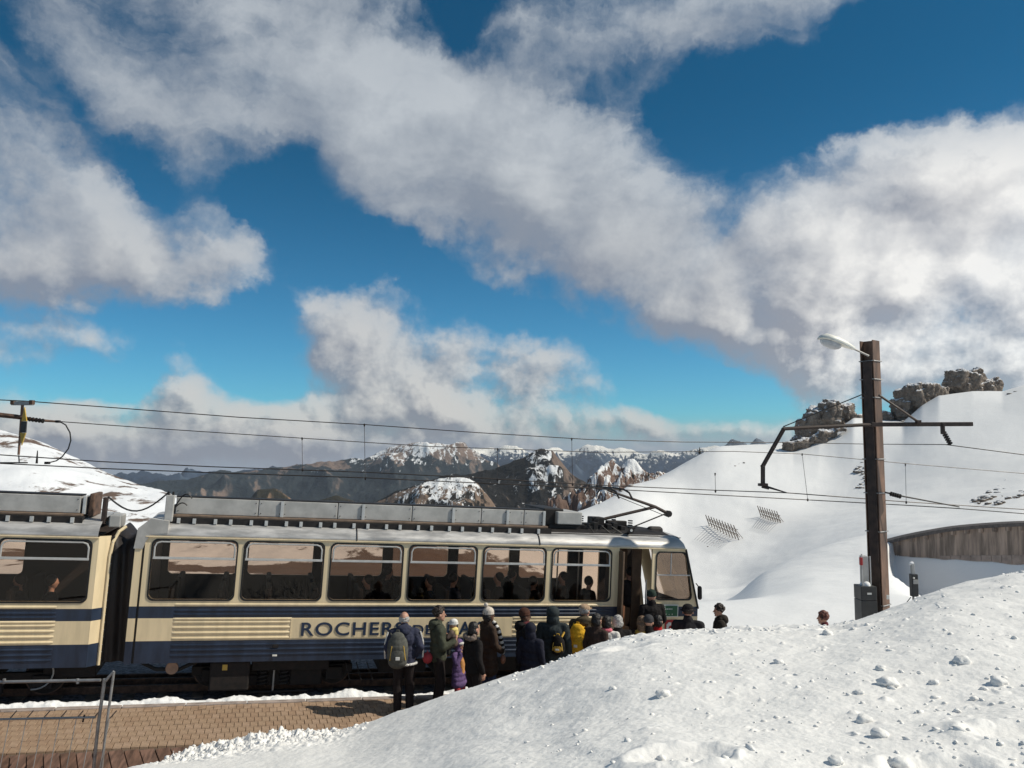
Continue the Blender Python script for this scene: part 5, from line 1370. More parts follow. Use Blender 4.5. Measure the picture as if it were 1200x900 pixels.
# ------------------------------------------------------------------ overhead line
wires = [('upper catenary wire sagging from the left bracket, highest of the four', [(-60,466,14.8),(30,470,15.2),(150,479,15.8),(280,489,16.5),(427,497.5,17.4),(560,507,18.2),(690,515,19.0),(800,518,20),(914,518.5,21),(1020,520.5,21.6),(1108,521,17.05),(1200,533,17.6),(1330,549,18.3)], .010),
 ('second catenary wire leaving the left insulator, just below the highest', [(70,494,15.5),(180,502,16.3),(354,513.5,17.5),(500,523,18.5),(584,526,19.1),(700,530,20),(860,529,21),(940,532,21.6),(1070,544,22),(1200,555,22.6),(1400,570,23.5)], .009),
 ('near contact wire running over the train roofs', [(-60,529,14.6),(0,533,14.9),(120,541,15.6),(250,547,16.3),(430,553.5,17.3),(560,560,18),(700,568.5,18.7),(838,574.5,19.3),(922,577.5,17),(1060,588,18.5),(1200,597,19.5),(1400,612,21)], .011),
 ('lower contact wire touching the pantograph, lowest of the four', [(-60,541,14.4),(0,543,14.7),(120,549,15.3),(250,554,16.0),(430,560,17.0),(560,566,17.8),(700,572.3,18.4),(838,580,18.9),(950,586,19.3),(1060,592,18.5),(1125,596,17.3),(1200,602,18.5),(1400,618,20)], .011)]
for lab, pts, r in wires:
    o = MB().tube([P(*p) for p in pts], r, 5).build('overhead_wire', M_wire); tag(o, lab, 'wire')
drops = [((427,497.5,17.4),(428,560,17.0),'dropper wire left of the pyramid mountain, longer one'),((354,513.5,17.5),(354.5,550,16.9),'short dropper above the brown knoll'),
         ((670,514,18.9),(671,567,18.5),'dropper hanging just left of the crag'),((583,526,19.1),(583,561.5,18.1),'dropper over the left flank of the pyramid mountain'),
         ((838,555,20.0),(838.5,575,19.3),'short free-ended dropper over the smooth hill'),((940,532,21.6),(946.5,585,19.3),'slack dropper below the left bracket arm'),((1061,544,22),(1062,588,18.5),'dropper just right of the steel pole')]
for a, b, lab in drops:
    o = MB().tube([P(*a), P(*b)], .006, 5).capsule(P(*b), P(b[0], b[1]+1.5, b[2]), .022, .022, 6, 2).capsule(P(*a), P(a[0], a[1]+2, a[2]), .022, .014, 6, 2).build('dropper', M_wire)
    tag(o, lab, 'dropper wire', 'droppers of the overhead line')
# far left bracket with section insulator plate
e = empty('line_bracket', P(28, 500, 15.2), 'rusty line bracket holding a yellow and dark diamond plate at the left edge', 'bracket')
q = lambda px, py, D=15.2: P(px, py, D)-e.location
MB().bevbox(q(14, 475)+Vector((0, -.04, 0)), q(39, 470.5)+Vector((0, .04, 0)), .008).build('crossbar', M_galv, e)
for px in (15.5, 37.5): MB().bevbox(q(px-2, 474)+Vector((0, -.05, 0)), q(px+2, 469)+Vector((0, .05, 0)), .006).build('clamp', M_rust, e)
MB().tube([q(26.5, 473), q(21.8, 533)], [.028, .022], 8).build('post', M_pole, e)
def plate(pts, m, nm, dv=0):
    a = [q(*p) for p in pts]; MB().add(a+[p+Vector((0, .03, 0)) for p in a], [tuple(range(len(a)))[::-1], tuple(range(len(a), 2*len(a)))]+[(i, (i+1) % len(a), len(a)+(i+1) % len(a), len(a)+i) for i in range(len(a))]).build(nm, m, e)
plate([(28.5, 477, 15.1), (31, 493.5, 15.1), (25, 493.5, 15.1)], M_yel, 'plate_tip'); plate([(25, 493.7, 15.1), (31, 493.7, 15.1), (30, 507, 15.1), (23.5, 507, 15.1)], M_cab, 'plate_middle'); plate([(23.5, 507.2, 15.1), (30, 507.2, 15.1), (25, 522, 15.1)], M_yel, 'plate_tip')
MB().tube([q(-40, 482, 14.9), q(20, 488.5), q(40, 492), q(66, 494, 15.45)], [.05, .045, .03, .02], 8).build('arm', M_rust, e)
insul(q(33, 491), q(52, 493.5), 5, .045, e)
MB().bevbox(q(66, 495.5, 15.45)+Vector((0, -.04, 0)), q(70, 492.5, 15.45)+Vector((0, .04, 0)), .006).build('clamp', M_dark, e)
MB().tube([q(70, 494, 15.5), q(77, 498, 15.5), q(82, 507, 15.5), q(83, 516, 15.5), q(80, 526, 15.5), q(73, 535, 15.5), q(66, 540, 15.5), q(58, 542, 15.4)], .013, 6).build('loop_cable', M_rubber, e)
MB().bevbox(q(53, 544, 14.9)+Vector((0, -.04, 0)), q(58, 541, 14.9)+Vector((0, .04, 0)), .006).build('clamp', M_dark, e)
MB().bevbox(q(-6, 543, 14.8)+Vector((0, -.05, 0)), q(31, 541.5, 14.8)+Vector((0, .05, 0)), .006).build('section_bar', M_wire, e)
MB().tube([q(22, 534), q(22.5, 541, 14.8)], .012, 5).build('tie', M_dark, e)
MB().tube([q(43, 543, 14.9), q(44, 528, 14.9)], [.022, .008], 6).build('pin', M_wire, e)

# ------------------------------------------------------------------ barrier at the lower left
bar = empty('crowd_barrier', ground_pt(118, 893), 'galvanised steel crowd barrier standing on the platform', 'barrier')
q = lambda px, py, D=10.5: P(px, py, D)-bar.location
tr = lambda nm, pts, r, m=M_galv: MB().tube(pts, r, 10).build(nm, m, bar)
tr('top_rail', [q(-70, 800.5), q(118, 797)], .020)
tr('post', [q(122.5, 795.5), q(121, 808), q(115, 850), q(109.5, 902)], .022)
tr('post', [q(133.5, 787), q(129, 820, 10.5), q(124, 855, 10.5), q(119, 902, 10.5)], .017)
tr('corner_tube', [q(122.5, 796.5), q(124, 798), q(128, 792.5), q(133.5, 787)], .018)
tr('middle_rail', [q(-70, 844.5), q(112, 840.5)], .015)
for px in (5, 91): tr('stub', [q(px, 801), q(px, 795.5)], .020)
for k in range(12):
    x = -90+k*19.5+6; tr('bar', [q(x+6, 833, 10.65), q(x-2, 842+0*k, 10.5)], .008, M_wire); tr('bar', [q(x-2, 842, 10.5), q(x-14, 902, 10.3)], .005, M_galv)
tr('tie', [q(99, 838), q(97, 846)], .012, M_wire)

# ------------------------------------------------------------------ people
def cloth(name, c, var=.14, ns=9, b2=.5):
    return mat(name, c, .85, var=var, nscale=ns, bump=b2, bscale=9, spec=.2, bdist=.03)
C_navy = cloth('navy_jacket_cloth', (.040, .044, .075)); C_green = cloth('dark_green_jacket_cloth', (.06, .065, .045))
C_black = cloth('black_cloth', (.014, .012, .012)); C_trous = cloth('dark_trouser_cloth', (.020, .015, .015))
C_purple = cloth('purple_cloth', (.135, .085, .20)); C_redc = cloth('red_legging_cloth', (.38, .05, .06))
C_brown = cloth('dark_brown_coat_cloth', (.048, .030, .021)); C_olive = cloth('olive_coat_cloth', (.085, .066, .042))
C_teal = cloth('dark_teal_coat_cloth', (.034, .042, .044)); C_cream = cloth('cream_knit', (.62, .55, .47), ns=40)
C_white = cloth('white_cloth', (.72, .70, .66)); C_tancap = cloth('tan_cap_cloth', (.42, .29, .19)); C_grey = cloth('grey_cloth', (.22, .21, .20))
C_redj = cloth('red_jacket_cloth', (.48, .03, .03)); C_orange = cloth('orange_jumper_cloth', (.62, .30, .11)); C_yel = cloth('yellow_bag_cloth', (.75, .42, .03))
C_must = cloth('mustard_cloth', (.55, .33, .06)); C_fur = cloth('grey_fur', (.22, .17, .14), ns=60); C_jean = cloth('blue_jeans', (.035, .05, .10)); C_pink = cloth('pink_cloth', (.62, .16, .20))
C_bagg = cloth('grey_backpack_cloth', (.10, .10, .088)); C_tanl = mat('tan_leather', (.22, .10, .06), .5); C_maroon = cloth('maroon_cloth', (.12, .03, .035))
H_dark = mat('dark_brown_hair', (.028, .016, .011), .6, var=.4, nscale=45, bump=.8, bscale=60); H_black = mat('black_hair', (.012, .009, .008), .5, var=.3, nscale=45, bump=.8, bscale=60)
H_grey = mat('grey_hair', (.45, .43, .41), .6, var=.25, nscale=45, bump=.8, bscale=60); H_blond = mat('brown_blond_hair', (.17, .10, .055), .6, var=.4, nscale=45, bump=.8, bscale=60)
H_red = mat('red_brown_hair', (.18, .06, .04), .6, var=.3, nscale=45, bump=.8, bscale=60)
M_eye = mat('eye', (.02, .015, .012), .2); M_lip = mat('lips', (.35, .12, .10), .5)

def hand(mb, w, d, n, side):
    """palm with four unequal, bent fingers and a thumb; w wrist, d direction, n palm normal"""
    d = Vector(d).normalized(); n = Vector(n).normalized(); s = d.cross(n).normalized()*side; n = s.cross(d).normalized()*side
    w = Vector(w); mb.capsule(w, w+d*.035, .026, .030, 8, 3)
    for k in (-1, 0, 1): mb.capsule(w+d*.03+s*k*.019, w+d*.088+s*k*.024, .017, .015, 8, 3)
    for k, L in ((-1.5, .058), (-.5, .074), (.5, .078), (1.5, .070)):
        a = w+d*.088+s*k*.018; b = a+d*L*.45+n*L*.12; c = b+(d*.7+n*.7)*L*.35; e = c+(d*.3+n*.95)*L*.28
        mb.capsule(a, b, .010, .0095, 7, 3).capsule(b, c, .0095, .009, 7, 3).capsule(c, e, .009, .008, 7, 3)
    a = w+d*.03+s*.026; b = a+(d*.6+s*.7+n*.2).normalized()*.040; c = b+(d*.9+s*.1+n*.4).normalized()*.032
    mb.capsule(a, b, .014, .011, 7, 3).capsule(b, c, .011, .009, 7, 3)

ARMS = {
 'down': lambda s: ((s*.235, -.03, 1.14), (s*.245, .05, .90), (0, .15, -1), (-s, 0, 0)),
 'fold': lambda s: ((s*.245, .02, 1.12), (s*.06, .24, 1.14), (-s*1, .2, .2), (0, -1, 0)),
 'pocket': lambda s: ((s*.27, -.06, 1.15), (s*.19, .10, .97), (-s*.4, .3, -1), (-s, 0, 0)),
 'hold': lambda s: ((s*.24, .05, 1.12), (s*.14, .26, 1.20), (-s*.7, .5, .4), (0, -1, .3)),
 'face': lambda s: ((s*.25, .14, 1.22), (s*.12, .20, 1.44), (-s*.5, -.1, .7), (0, -1, 0)),
 'front': lambda s: ((s*.24, .03, 1.13), (s*.13, .22, .98), (-s*.5, .5, -.6), (-s, 0, 0)),
}
def person(px, pytop, h, yaw, label, jacket, arms=('down', 'down'), trousers=C_trous, hair=None, hairstyle='short', skin=None, coat='jacket', hood=None, hat=None,
           loc=None, lean=0.0, vox=.010, headturn=0.0, legs=(0.0, 0.0), stride=.0, shoes=True, gloves=False, wide=1.1, extra=None):
    skin = skin or M_skin; k = h/1.75
    if loc is None:
        lo, hi = 6.0, 40.0
        for _ in range(50):
            D = (lo+hi)/2; p = P(px, pytop, D)
            if p.z > plat_z(p.x, p.y)+h: lo = D
            else: hi = D
        loc = P(px, pytop, lo)-Vector((0, 0, h))
    e = empty('person', loc, label, 'person', 'people on the platform'); e.rotation_euler = (0, 0, rad(yaw))
    R = Matrix.Diagonal((k*wide, k, k, 1)); HR = Matrix.Rotation(rad(headturn), 3, 'Z'); hc = Vector((0, .02+lean, 1.625))
    hp_ = lambda v: hc+HR @ Vector(v)
    b = MB()
    # head with face, ears, neck
    b.ell(hp_((0, -.008, .022)), (.076, .095, .100), HR).ell(hp_((0, .018, -.045)), (.058, .068, .070), HR)
    b.capsule(hp_((0, .088, .01)), hp_((0, .108, -.024)), .009, .013, 7, 3).ell(hp_((0, .062, -.098)), (.026, .022, .018), HR)
    b.ell(hp_((0, .078, -.058)), (.024, .014, .010), HR)
    for s in (-1, 1): b.ell(hp_((s*.079, -.005, -.01)), (.010, .020, .032), HR); b.ell(hp_((s*.034, .066, .030)), (.020, .014, .008), HR)
    b.capsule((0, lean*.6-.01, 1.43), (0, .005+lean, 1.56), .060, .053, 10, 3)
    # trunk
    b.ell((0, lean*.5, 1.30), (.165, .105, .17)).ell((0, lean*.3, 1.10), (.140, .098, .16)).ell((0, 0, .95), (.155, .105, .12))
    b.capsule((-.13, lean*.6, 1.40), (.13, lean*.6, 1.40), .062, .062, 8, 3)
    j = MB(); jl = C_black
    sh = {}
    for s, nm in ((-1, arms[0]), (1, arms[1])):
        el, wr, dr, nr = ARMS[nm](s); S0 = Vector((s*.178, lean*.6, 1.40)); el = Vector(el)+Vector((0, lean*.4, 0)); wr = Vector(wr)+Vector((0, lean*.4, 0))
        b.capsule(S0, el, .050, .040, 9, 3).capsule(el, wr, .038, .026, 9, 3); hand(b, wr, dr, nr, s)
        sh[s] = (S0, el, wr)
    hips = [Vector((s*.088, 0, .93)) for s in (-1, 1)]; feet = []
    for i, s in enumerate((-1, 1)):
        ky = .02+stride*s*.5; fy = stride*s; kn_ = Vector((s*.098, ky+.02, .50)); an = Vector((s*.10, fy-.02, .085))
        b.capsule(hips[i], kn_, .080, .054, 10, 3).capsule(kn_, an, .052, .036, 10, 3).capsule(an, an+Vector((s*.015, .13, -.045)), .034, .030, 8, 3)
        feet.append((kn_, an))
    remesh(b.build('body', skin, e, M=R), vox*k, 2)
    for s in (-1, 1): MB().ell(hp_((s*.032, .078, .014)), (.010, .007, .006), HR, 10, 8).build('eye', M_eye, e, smooth=True, M=R)
    MB().ell(hp_((0, .090, -.058)), (.020, .006, .006), HR, 10, 8).build('mouth', M_lip, e, smooth=True, M=R)
    # trousers
    t = MB(); t.ell((0, 0, .93), (.175, .125, .13))
    for i, s in enumerate((-1, 1)):
        kn_, an = feet[i]; t.capsule(hips[i]+Vector((0, 0, -.02)), kn_, .098, .078, 12, 3).capsule(kn_, an+Vector((0, -.005, .02)), .078, .066, 12, 3)
    remesh(t.build('trousers', trousers, e, M=R), .014*k, 3)
    if shoes:
        for i, s in enumerate((-1, 1)):
            an = feet[i][1]; q = MB().capsule(an+Vector((0, -.03, -.035)), an+Vector((s*.02, .16, -.048)), .046, .040, 10, 3).capsule(an, an+Vector((0, 0, .04)), .05, .055, 10, 3)
            q.box(an+Vector((-.045, -.07, -.085)), an+Vector((.045, .19, -.06))); remesh(q.build('shoe', C_black, e, M=R), .012*k, 2)
    # jacket or coat with sleeves
    j.ell((0, lean*.5, 1.29), (.205, .145, .20)).ell((0, lean*.3+.005, 1.10), (.190, .140, .18)).capsule((-.15, lean*.6, 1.395), (.15, lean*.6, 1.395), .082, .082, 10, 3)
    j.capsule((0, lean*.6-.01, 1.43), (0, lean-.01, 1.51), .085, .075, 12, 3)
    low = {'jacket': .86, 'short': .95, 'long': .62, 'coat': .50}[coat]
    zz = 1.08; n = 5
    for i in range(n):
        z0 = zz+(low-zz)*i/(n-1); f = 1+.06*i if coat in ('long', 'coat') else 1
        j.ell((0, 0, z0+.04), (.190*f, .145*f, .10 if coat in ('jacket', 'short') else .15))
    for s in (-1, 1):
        S0, el, wr = sh[s]; end_ = el.lerp(wr, .93)
        j.capsule(S0, el, .078, .066, 12, 3).capsule(el, end_, .066, .050, 12, 3)
    if coat in ('long', 'coat'): j.box((-.4, -.3, low-.25), (.4, .3, low-.249))
    jo = remesh(j.build('coat' if coat in ('long', 'coat') else 'jacket', jacket, e, M=R), .013*k, 3)
    d = jo.modifiers.new('folds', 'DISPLACE'); d.texture = FOLD; d.strength = .030*k; d.mid_level = .5; d.texture_coords = 'LOCAL'
    if hood == 'down':
        hb = MB().ell((0, lean-.07, 1.485), (.125, .10, .065)).ell((0, lean-.10, 1.44), (.10, .08, .08)).capsule((-.09, lean+.0, 1.48), (-.03, lean+.07, 1.42), .035, .03).capsule((.09, lean+.0, 1.48), (.03, lean+.07, 1.42), .035, .03)
        remesh(hb.build('hood', jacket, e, M=R), .012*k, 3)
    elif hood:
        hm = jacket if hood is True else hood
        hb = MB().ell(hp_((0, -.03, .035)), (.108, .120, .128), HR).ell(hp_((0, -.04, -.08)), (.105, .105, .11), HR).ell(hp_((0, -.02, -.14)), (.11, .10, .08), HR)
        remesh(hb.build('hood', hm, e, M=R), .012*k, 3)
        ho = e.children[-1]
    if hair and hairstyle:
        hb = MB()
        hb.ell(hp_((0, -.022, .040)), (.086, .098, .098), HR)
        if hairstyle == 'curly':
            rr = random.Random(3)
            for _ in range(60):
                a = rr.uniform(0, 6.28); el_ = rr.uniform(-.25, 1.5); q = Vector((.085*math.cos(el_)*math.cos(a), -.02+.098*math.cos(el_)*math.sin(a), .04+.10*math.sin(el_)))
                if q.y > .05 and q.z < .08: continue
                hb.ell(hp_(q), (.024, .024, .022), HR, 8, 6)
        if hairstyle in ('bob', 'long'):
            hb.ell(hp_((0, -.04, -.03)), (.098, .085, .105), HR)
            if hairstyle == 'long': hb.capsule(hp_((0, -.07, -.05)), hp_((0, -.10, -.24)), .085, .06, 12, 4)
        if hairstyle == 'ring':       # bald crown, hair round the sides
            hb = MB()
            for a in range(195, 346, 12): hb.ell(hp_((.078*math.cos(rad(a)), .090*math.sin(rad(a)), .0)), (.018, .018, .050), HR, 8, 6)
        ho_ = remesh(hb.build('hair', hair, e, M=R), .008*k, 1); dm = ho_.modifiers.new('strands', 'DISPLACE'); dm.texture = FOLD2; dm.strength = .022*k; dm.texture_coords = 'LOCAL'
    if hat:
        kind, hm = hat; hb = MB()
        if kind in ('beanie', 'bobble', 'band'):
            hb.ell(hp_((0, -.012, .062)), (.092, .108, .098), HR).ell(hp_((0, -.012, .035)), (.098, .112, .035), HR)
            if kind == 'bobble': hb.ell(hp_((0, -.05, .165)), (.022, .022, .03), HR).ell(hp_((0, -.06, .195)), (.042, .042, .04), HR)
        if kind == 'cap': hb.ell(hp_((0, -.01, .065)), (.090, .105, .085), HR).ell(hp_((0, .115, .045)), (.062, .07, .010), HR)
        if kind == 'brim': hb.ell(hp_((0, -.01, .07)), (.090, .105, .09), HR).ell(hp_((0, 0, .035)), (.135, .15, .014), HR)
        remesh(hb.build('hat', hm, e, M=R), .009*k, 2)
    if extra: extra(e, R, hp_, HR)
    return e
FOLD2 = bpy.data.textures.new('hair_strands', 'CLOUDS'); FOLD2.noise_scale = .03; FOLD2.noise_depth = 2
FOLD = bpy.data.textures.new('cloth_folds', 'CLOUDS'); FOLD.noise_scale = .11; FOLD.noise_depth = 3

def backpack(owner, name, label, m, m2, size=(.15, .10, .24), z0=1.20, off=(0, -.23), hang=False):
    e = empty(name, (0, 0, 0), label, 'backpack'); bpy.context.view_layer.update()
    e.matrix_world = owner.matrix_world.copy()
    b = MB(); x, y = off; sx, sy, sz = size
    for t in np.linspace(-1, 1, 6): b.ell((x, y-.01*(1-t*t), z0+sz*.62*t), (sx*(1-.22*max(0, t)**2), sy*(1-.25*max(0, t)), sz*.42))
    for s in (-1, 1): b.ell((x+s*sx*.75, y+.02, z0-.02), (sx*.35, sy*.85, sz*.75))
    remesh(b.build('pack', m, e), .012, 2)
    pk_ = MB().ell((x, y-sy*.72, z0-sz*.28), (sx*.74, sy*.45, sz*.46)); remesh(pk_.build('front_pocket', m2, e), .010, 2)
    MB().bevbox((x-.035, y-sy*1.19-.005, z0-sz*.45), (x+.035, y-sy*1.15, z0-sz*.27), .004).build('label_patch', M_white, e)
    for s in (-1, 1):
        MB().tube([(x+s*sx*.55, y+.05, z0+sz*.75), (x+s*.125, y+.17, z0+.25), (x+s*.13, y+.30, z0+.20), (x+s*.14, y+.385, z0+.02), (x+s*.15, y+.2, z0-.15)], .018, 6).build('strap', m2, e)
        MB().tube([(x+s*sx*.6, y-sy*.8, z0+sz*.3), (x+s*sx*.8, y-sy*.7, z0-sz*.5)], .008, 5).build('cord', M_yel, e)
    MB().tube([(x-.03, y+.02, z0+sz*.95), (x-.02, y+.02, z0+sz*1.12), (x+.02, y+.02, z0+sz*1.12), (x+.03, y+.02, z0+sz*.95)], .010, 5).build('handle', m2, e)
    return e

def trim(e, R, hp_, HR):
    for s in (-1, 1): MB().tube([(s*.265, -.05, 1.42), (s*.31, -.06, 1.25), (s*.315, -.04, 1.12), (s*.31, .02, .96)], .014, 6).build('sleeve_stripe', C_white, e, M=R)
    b = MB()
    for k in range(24): a = 2*PI*k/24; b.ell((.205*math.cos(a), .155*math.sin(a), .875), (.03, .02, .028), None, 8, 6)
    remesh(b.build('hem', C_white, e, M=R), .012, 2)
p1 = person(474, 717, 1.74, 8, 'balding grey-haired person in navy jacket seen from behind, leftmost in the queue', C_navy, ('pocket', 'pocket'), hair=H_grey, hairstyle='ring', extra=trim, hood='down', wide=1.06, headturn=-8)
backpack(p1, 'backpack', 'grey green backpack with yellow cords worn by the leftmost person', C_bagg, C_bagg, off=(-.11, -.22), z0=1.14, size=(.165, .11, .30))
# shoulder bags at his right side
p2 = person(514, 711.5, 1.80, -78, 'dark-haired man in dark green jacket carrying a small child', C_green, ('hold', 'hold'), hair=H_dark, hairstyle='curly', hood='down', headturn=0, wide=1.15)
# the carried child
ch = empty('person', (0, 0, 0), 'small child in a white cap with yellow collar carried on the arm', 'person', 'people on the platform'); bpy.context.view_layer.update()
ch.matrix_world = p2.matrix_world @ Matrix.Translation((.02, .26, 1.10)) @ Matrix.Rotation(rad(150), 4, 'Z') @ Matrix.Scale(.92, 4)
b = MB().ell((0, 0, .43), (.068, .078, .085)).ell((0, .02, .39), (.05, .055, .05)).ell((0, .075, .415), (.008, .012, .010)).capsule((0, 0, .30), (0, 0, .36), .04, .036)
for s in (-1, 1): b.ell((s*.07, 0, .42), (.008, .014, .02))
b.ell((0, 0, .20), (.09, .075, .13)).ell((0, 0, .06), (.095, .08, .08))
for s in (-1, 1):
    b.capsule((s*.09, 0, .28), (s*.14, .06, .20), .034, .030).capsule((s*.14, .06, .20), (s*.08, .14, .20), .028, .022); hand(b, (s*.08, .14, .20), (-s, .5, 0), (0, -1, 0), s)
    b.capsule((s*.06, 0, .05), (s*.12, .14, -.02), .050, .042).capsule((s*.12, .14, -.02), (s*.12, .12, -.18), .040, .030).capsule((s*.12, .12, -.19), (s*.12, .17, -.21), .026, .022)
remesh(b.build('body', M_skin, ch), .008, 1)
b = MB().ell((0, 0, .21), (.115, .10, .15)).ell((0, 0, .08), (.12, .105, .10)).capsule((-.08, 0, .29), (.08, 0, .29), .055, .055)
for s in (-1, 1): b.capsule((s*.10, 0, .28), (s*.15, .06, .20), .05, .045).capsule((s*.15, .06, .20), (s*.09, .13, .20), .045, .038)
remesh(b.build('jacket', cloth('taupe_child_jacket', (.13, .095, .08)), ch), .011, 3)
b = MB()
for s in (-1, 1): b.capsule((s*.06, 0, .05), (s*.12, .14, -.02), .062, .052).capsule((s*.12, .14, -.02), (s*.12, .12, -.17), .050, .042)
remesh(b.build('trousers', C_bagg, ch), .011, 2)
remesh(MB().ell((0, -.012, .462), (.082, .092, .075)).ell((0, .0, .440), (.095, .110, .020)).build('hat', C_white, ch), .008, 2)
remesh(MB().ell((0, -.02, .33), (.09, .085, .055)).ell((0, -.07, .27), (.07, .04, .07)).build('collar', cloth('pale_yellow_fleece', (.75, .60, .22)), ch), .009, 2)
for s in (-1, 1): MB().ell((s*.026, .071, .435), (.008, .005, .006), None, 8, 6).build('eye', M_eye, ch, smooth=True)
o = remesh(MB().ell((0, 0, 0), (.09, .07, .10)).capsule((0, 0, .08), (0, 0, .13), .014, .012).build('red_bag', C_redc), .012, 2); o.location = p1.location+Vector((.40, .10, .93)); tag(o, 'round red bag hanging between the leftmost person and the dark-haired man', 'bag')

def purple(e, R, hp_, HR):
    remesh(MB().ell((0, .09, 1.18), (.10, .085, .26)).ell((0, .10, 1.0), (.08, .07, .2)).build('jumper', C_orange, e, M=R), .012, 2)
    remesh(MB().ell(hp_((0, .035, .045)), (.088, .098, .045), HR).build('headband', C_white, e, M=R), .008, 2)
p3 = person(538, 750, 1.20, -122, 'child in open purple hooded coat, orange jumper and red leggings', C_purple, ('down', 'face'), trousers=C_redc, hood=C_purple, coat='long', extra=purple, headturn=0, wide=1.15)
def furhood(e, R, hp_, HR):
    b = MB(); rr = random.Random(8)
    for a in range(0, 360, 20): b.ell((.13*math.cos(rad(a)), -.08+.07*math.sin(rad(a)), 1.50+rr.uniform(-.02, .03)), (.04, .04, .045), None, 8, 6)
    remesh(b.build('fur_trim', C_fur, e, M=R), .010, 1)
person(555, 729, 1.66, -60, 'person in black jacket with grey fur collar half hidden behind the bobble hat woman', C_black, ('down', 'down'), hair=H_black, hairstyle='bob', hood='down', extra=furhood)
def scarf(e, R, hp_, HR):
    pts = [Vector((-.10, .06, 1.50)), Vector((.0, .13, 1.47)), Vector((.08, .17, 1.36)), Vector((.10, .20, 1.22)), Vector((.11, .23, 1.08)), Vector((.11, .24, .96))]
    n = 0
    for i in range(len(pts)-1):
        for t in (0, .34, .67):
            a = pts[i].lerp(pts[i+1], t); b_ = pts[i].lerp(pts[i+1], t+.31)
            MB().capsule(a, b_, .040, .042, 10, 3).build('scarf_band', C_white if (n//1) % 2 == 0 else C_black, e, smooth=True, M=R); n += 1
p5 = person(572, 713, 1.73, -68, 'woman in cream bobble hat, dark brown coat and striped black and white scarf', C_brown, ('front', 'front'), skin=M_skind, hair=H_black, hairstyle='bob', hat=('bobble', C_cream), coat='long', trousers=C_jean, extra=scarf, wide=1.28)
hb_ = remesh(MB().ell((0, 0, 0), (.05, .09, .085)).build('handbag', C_tanl), .010, 2)
hb_.location = p5.location+Vector((.28, -.18, .86)); tag(hb_, 'small brown leather handbag held by the bobble hat woman', 'handbag')
person(614, 714, 1.76, -80, 'tall person in dark coat with maroon scarf and brown cap facing right', C_black, ('down', 'front'), hair=H_dark, hairstyle='short', hat=('beanie', cloth('brown_cap', (.07, .03, .02))), coat='coat', hood='down', skin=M_skind,
       extra=lambda e, R, hp_, HR: remesh(MB().ell((0, .02, 1.50), (.10, .10, .05)).build('scarf', C_maroon, e, M=R), .01, 2))
person(622, 731, 1.56, -30, 'shorter person in navy hooded coat in front of the maroon-scarfed one', cloth('dark_navy_coat', (.018, .019, .032)), ('down', 'down'), hood=True, coat='coat')
p7 = person(648, 712, 1.76, -12, 'person in dark teal hooded coat with hood up and a shoulder bag', C_teal, ('down', 'down'), hood=True, coat='long', wide=1.2)
backpack(p7, 'shoulder_bag', 'black and yellow shoulder bag of the hooded teal person', C_black, C_must, off=(.12, -.20), z0=1.12, size=(.12, .07, .18))
p8 = person(685, 709, 1.77, -22, 'person in tan baseball cap and olive coat wearing a yellow backpack', C_olive, ('down', 'down'), hair=H_grey, hairstyle='short', hat=('cap', C_tancap), coat='long', hood='down', headturn=-20, wide=1.2)
backpack(p8, 'backpack', 'bright yellow backpack on the olive-coated person', C_yel, C_yel, off=(-.07, -.24), z0=1.17, size=(.17, .12, .28))
person(699, 719, 1.72, -50, 'person with dark hair and brown jacket right of the yellow backpack', cloth('warm_brown_jacket', (.055, .035, .028)), hair=H_black, hairstyle='bob')
person(711, 722, 1.66, -30, 'dark-haired person in white jacket with pink collar', C_white, hair=H_black, hairstyle='bob', extra=lambda e, R, hp_, HR: remesh(MB().ell((0, -.02, 1.49), (.115, .11, .05)).build('collar', C_pink, e, M=R), .01, 2))
person(724, 721, 1.66, -10, 'grey-haired person in black coat by the open train door', C_black, hair=H_grey, hairstyle='bob', coat='long', wide=1.15)
person(752, 722, 1.66, -10, 'person with long light brown hair and mustard scarf near the door', C_brown, hair=H_blond, hairstyle='long', extra=lambda e, R, hp_, HR: remesh(MB().ell((0, -.03, 1.44), (.14, .12, .06)).build('scarf', C_must, e, M=R), .01, 2))
person(760, 722, 1.68, -20, 'person in grey beanie just behind the light-brown-haired one', C_black, hat=('beanie', cloth('grey_beanie', (.05, .05, .055))))
person(762, 704, 1.74, 10, 'person in dark green beanie stepping up to the train door', C_black, ('down', 'front'), hat=('beanie', cloth('dark_green_beanie', (.025, .04, .032))), loc=(TM @ Vector((uat(757, 0, .9), -.42, WP+.18))))
person(771, 721, 1.64, -40, 'dark-haired person in bright red jacket below the green notice board', C_redj, hair=H_black, hairstyle='bob')
person(806, 709.5, 1.80, -15, 'broad person in black quilted jacket and dark hat at the nose of the train', cloth('charcoal_quilted_jacket', (.022, .021, .024)), hair=H_dark, hat=('brim', C_black), wide=1.22)
person(843, 708.5, 1.76, 85, 'person with dark curly hair facing left, standing alone beyond the train', cloth('dark_hooded_parka', (.030, .025, .020)), hair=H_dark, hairstyle='curly', hood='down', loc=P(843, 708.5, 16.2)-Vector((0, 0, 1.76)))
def phones(e, R, hp_, HR):
    MB().tube([hp_((.095, 0, -.02)), hp_((.092, -.01, .08)), hp_((0, -.01, .135)), hp_((-.092, -.01, .08)), hp_((-.095, 0, -.02))], .010, 6).build('headphones', M_rubber, e, M=R)
person(965, 717, 1.74, 60, 'red-brown-haired head of a person with headphones behind the snow crest', C_maroon, hair=H_red, hairstyle='curly', extra=phones, loc=P(965, 717, 15.5)-Vector((0, 0, 1.74)))
